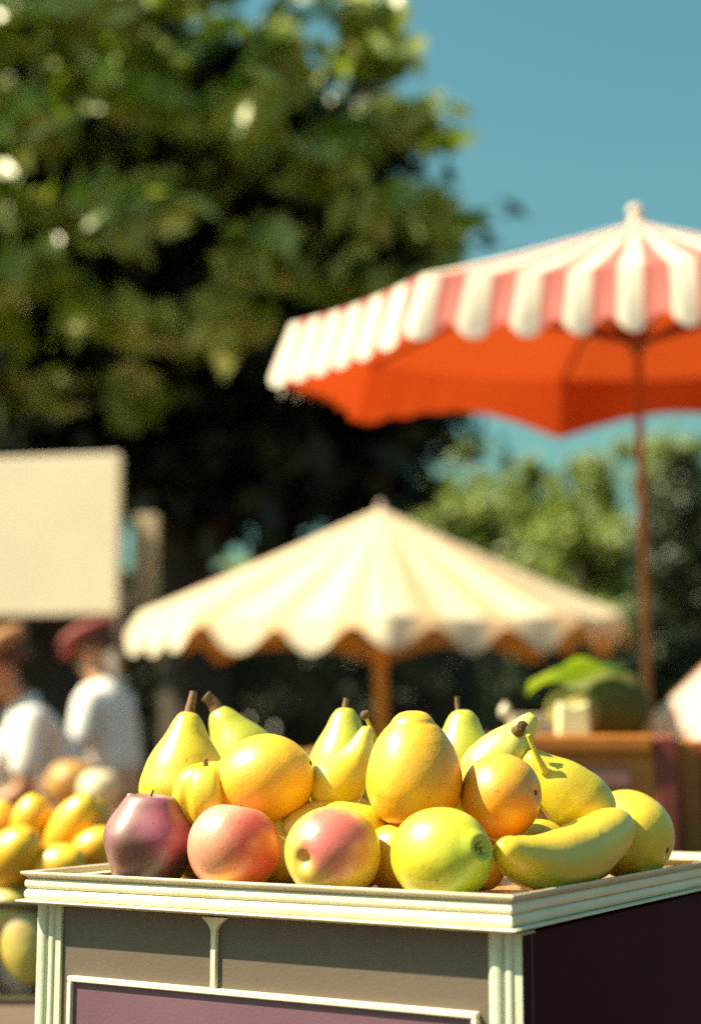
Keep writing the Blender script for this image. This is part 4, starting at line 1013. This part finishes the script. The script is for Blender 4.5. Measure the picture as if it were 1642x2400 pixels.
# melons in the box: shaded and lit sides of one melon, made as two
def box_melon(pxx, pyy, Y, rw, rh, m, label, ax=(0, 0, 1), name='melon'):
    bm = bmesh.new(); lathe(bm, prof_apple(rw, rh, .04, .03), 48, lump(.04, 8, pxx)); o = obj(name, bm, m, None, smooth=True)
    place(o, at(pxx, pyy, Y), ax); tag(o, label, name, 'melons in the brown box'); return o
M_mshade = fruit_mat('melon_shaded', (0.13, 0.13, 0.008), (.09, .1, .0072), pores=.1, rough=.8, coat=0)
M_mlit = fruit_mat('melon_lit', (0.4, 0.3, 0.0455), (.34, .27, .08), pores=.1, rough=.8, coat=0)
o = box_melon(1416, 1664, RY + .21, .086, .082, M_mshade, 'dark olive melon, coloured as the shaded side, in the brown box beside the umbrella pole')
stem(o, [(0, 0, .066), (.002, 0, .085)], .005, M_stemb)
o = box_melon(1340, 1672, RY + .135, .052, .050, M_mlit, 'tan melon, coloured as the lit side, in the brown box under the big green leaf', (.3, 0, 1))
# leaf on the tan melon
bm = bmesh.new(); nL, nWd = 26, 8; A0, A1 = at(1238, 1598, RY + .10), at(1462, 1566, RY + .14); inv = (Matrix.Translation(o.location) @ o.rotation_quaternion.to_matrix().to_4x4()).inverted()
grid = []
for i in range(nL + 1):
    s_ = i / nL; wd = .058 * math.sin(PI * min(1, s_ * .86 + .14)) ** .55 * (1 - .62 * s_); row = []
    for j in range(nWd + 1):
        q = j / nWd * 2 - 1
        c = A0.lerp(A1, s_) + Vector((0, 0, .022 * math.sin(PI * s_) - .012 * abs(q) + .010 * math.sin(s_ * 9) * q)) + Vector((.1, -.85, .62)).normalized() * (-q) * wd * .62
        row.append(bm.verts.new(inv @ c))
    grid.append(row)
for r, q in zip(grid, grid[1:]):
    for j in range(nWd): bm.faces.new((r[j], r[j + 1], q[j + 1], q[j]))
lf = obj('leaf', bm, leaf_mat('melon_leaf', (.30, .38, .04), (.14, .25, .05), .35, 9), o, smooth=True); lf['label'] = 'broad curled light green leaf'
# cut cream wedge in front of the dark melon
bm = bmesh.new(); c = at(1342, 1682, RY + .06)
box(bm, -.030, .030, -.02, .03, -.034, .030)
for v in bm.verts:
    if v.co.z > 0: v.co.x *= .92; v.co.z -= .008 * (1 if abs(v.co.x) < .01 else 0)
bmesh.ops.subdivide_edges(bm, edges=bm.edges, cuts=3, use_grid_fill=True)
for v in bm.verts:
    if v.co.z > .029: v.co.z -= .010 * (1 - abs(v.co.x) / .03)
o = obj('cheese_block', bm, simple('cream_block', (.78, .70, .40), .5, .1, 40), None, bevel=.005); o.location = c
tag(o, 'small bright cream block standing at the front of the brown box', 'cheese')
# rind strip
bm = bmesh.new(); box(bm, -.031, .031, -.022, .032, -.042, -.0345); obj('rind', bm, ylw, o, bevel=.002)
# small bulb and pale dish on the box's left
bm = bmesh.new(); lathe(bm, prof_pts([(0, -.012), (.007, -.0115), (.011, -.003), (.0105, .004), (.006, .011), (.0025, .016), (0, .0165)], 5), 24)
o = obj('garlic_bulb', bm, simple('garlic', (.70, .58, .42), .5), None, smooth=True); o.location = at(1183, 1668, RY + .04); tag(o, 'tiny pale garlic bulb on the left of the brown box', 'garlic')
bm = bmesh.new(); tube(bm, [(0, 0, .0155), (.0012, 0, .021)], [.0014, .0008], 6); obj('stem', bm, M_stemb, o)
bm = bmesh.new(); c = at(1262, 1690, RY + .18); box(bm, -.055, .055, -.06, .06, -.028, .012); o = obj('paper_tray', bm, simple('paper_grey', (.34, .28, .22), .8), None, bevel=.004); o.location = c; tag(o, 'flat grey paper tray in the brown box left of the melons', 'tray')

# ------------------------------------------------------------------ render settings
sc.view_settings.view_transform = 'Standard'; sc.view_settings.look = 'None'; sc.view_settings.gamma = 1
sc.view_settings.exposure = 1.38
sc.render.engine = 'CYCLES'; cy = sc.cycles
cy.use_denoising = False; cy.use_adaptive_sampling = True; cy.adaptive_threshold = .03; cy.adaptive_min_samples = 56; cy.max_bounces = 8; cy.diffuse_bounces = 4; cy.transmission_bounces = 4; cy.glossy_bounces = 3
cy.sample_clamp_indirect = 4; cy.caustics_reflective = False; cy.caustics_refractive = False
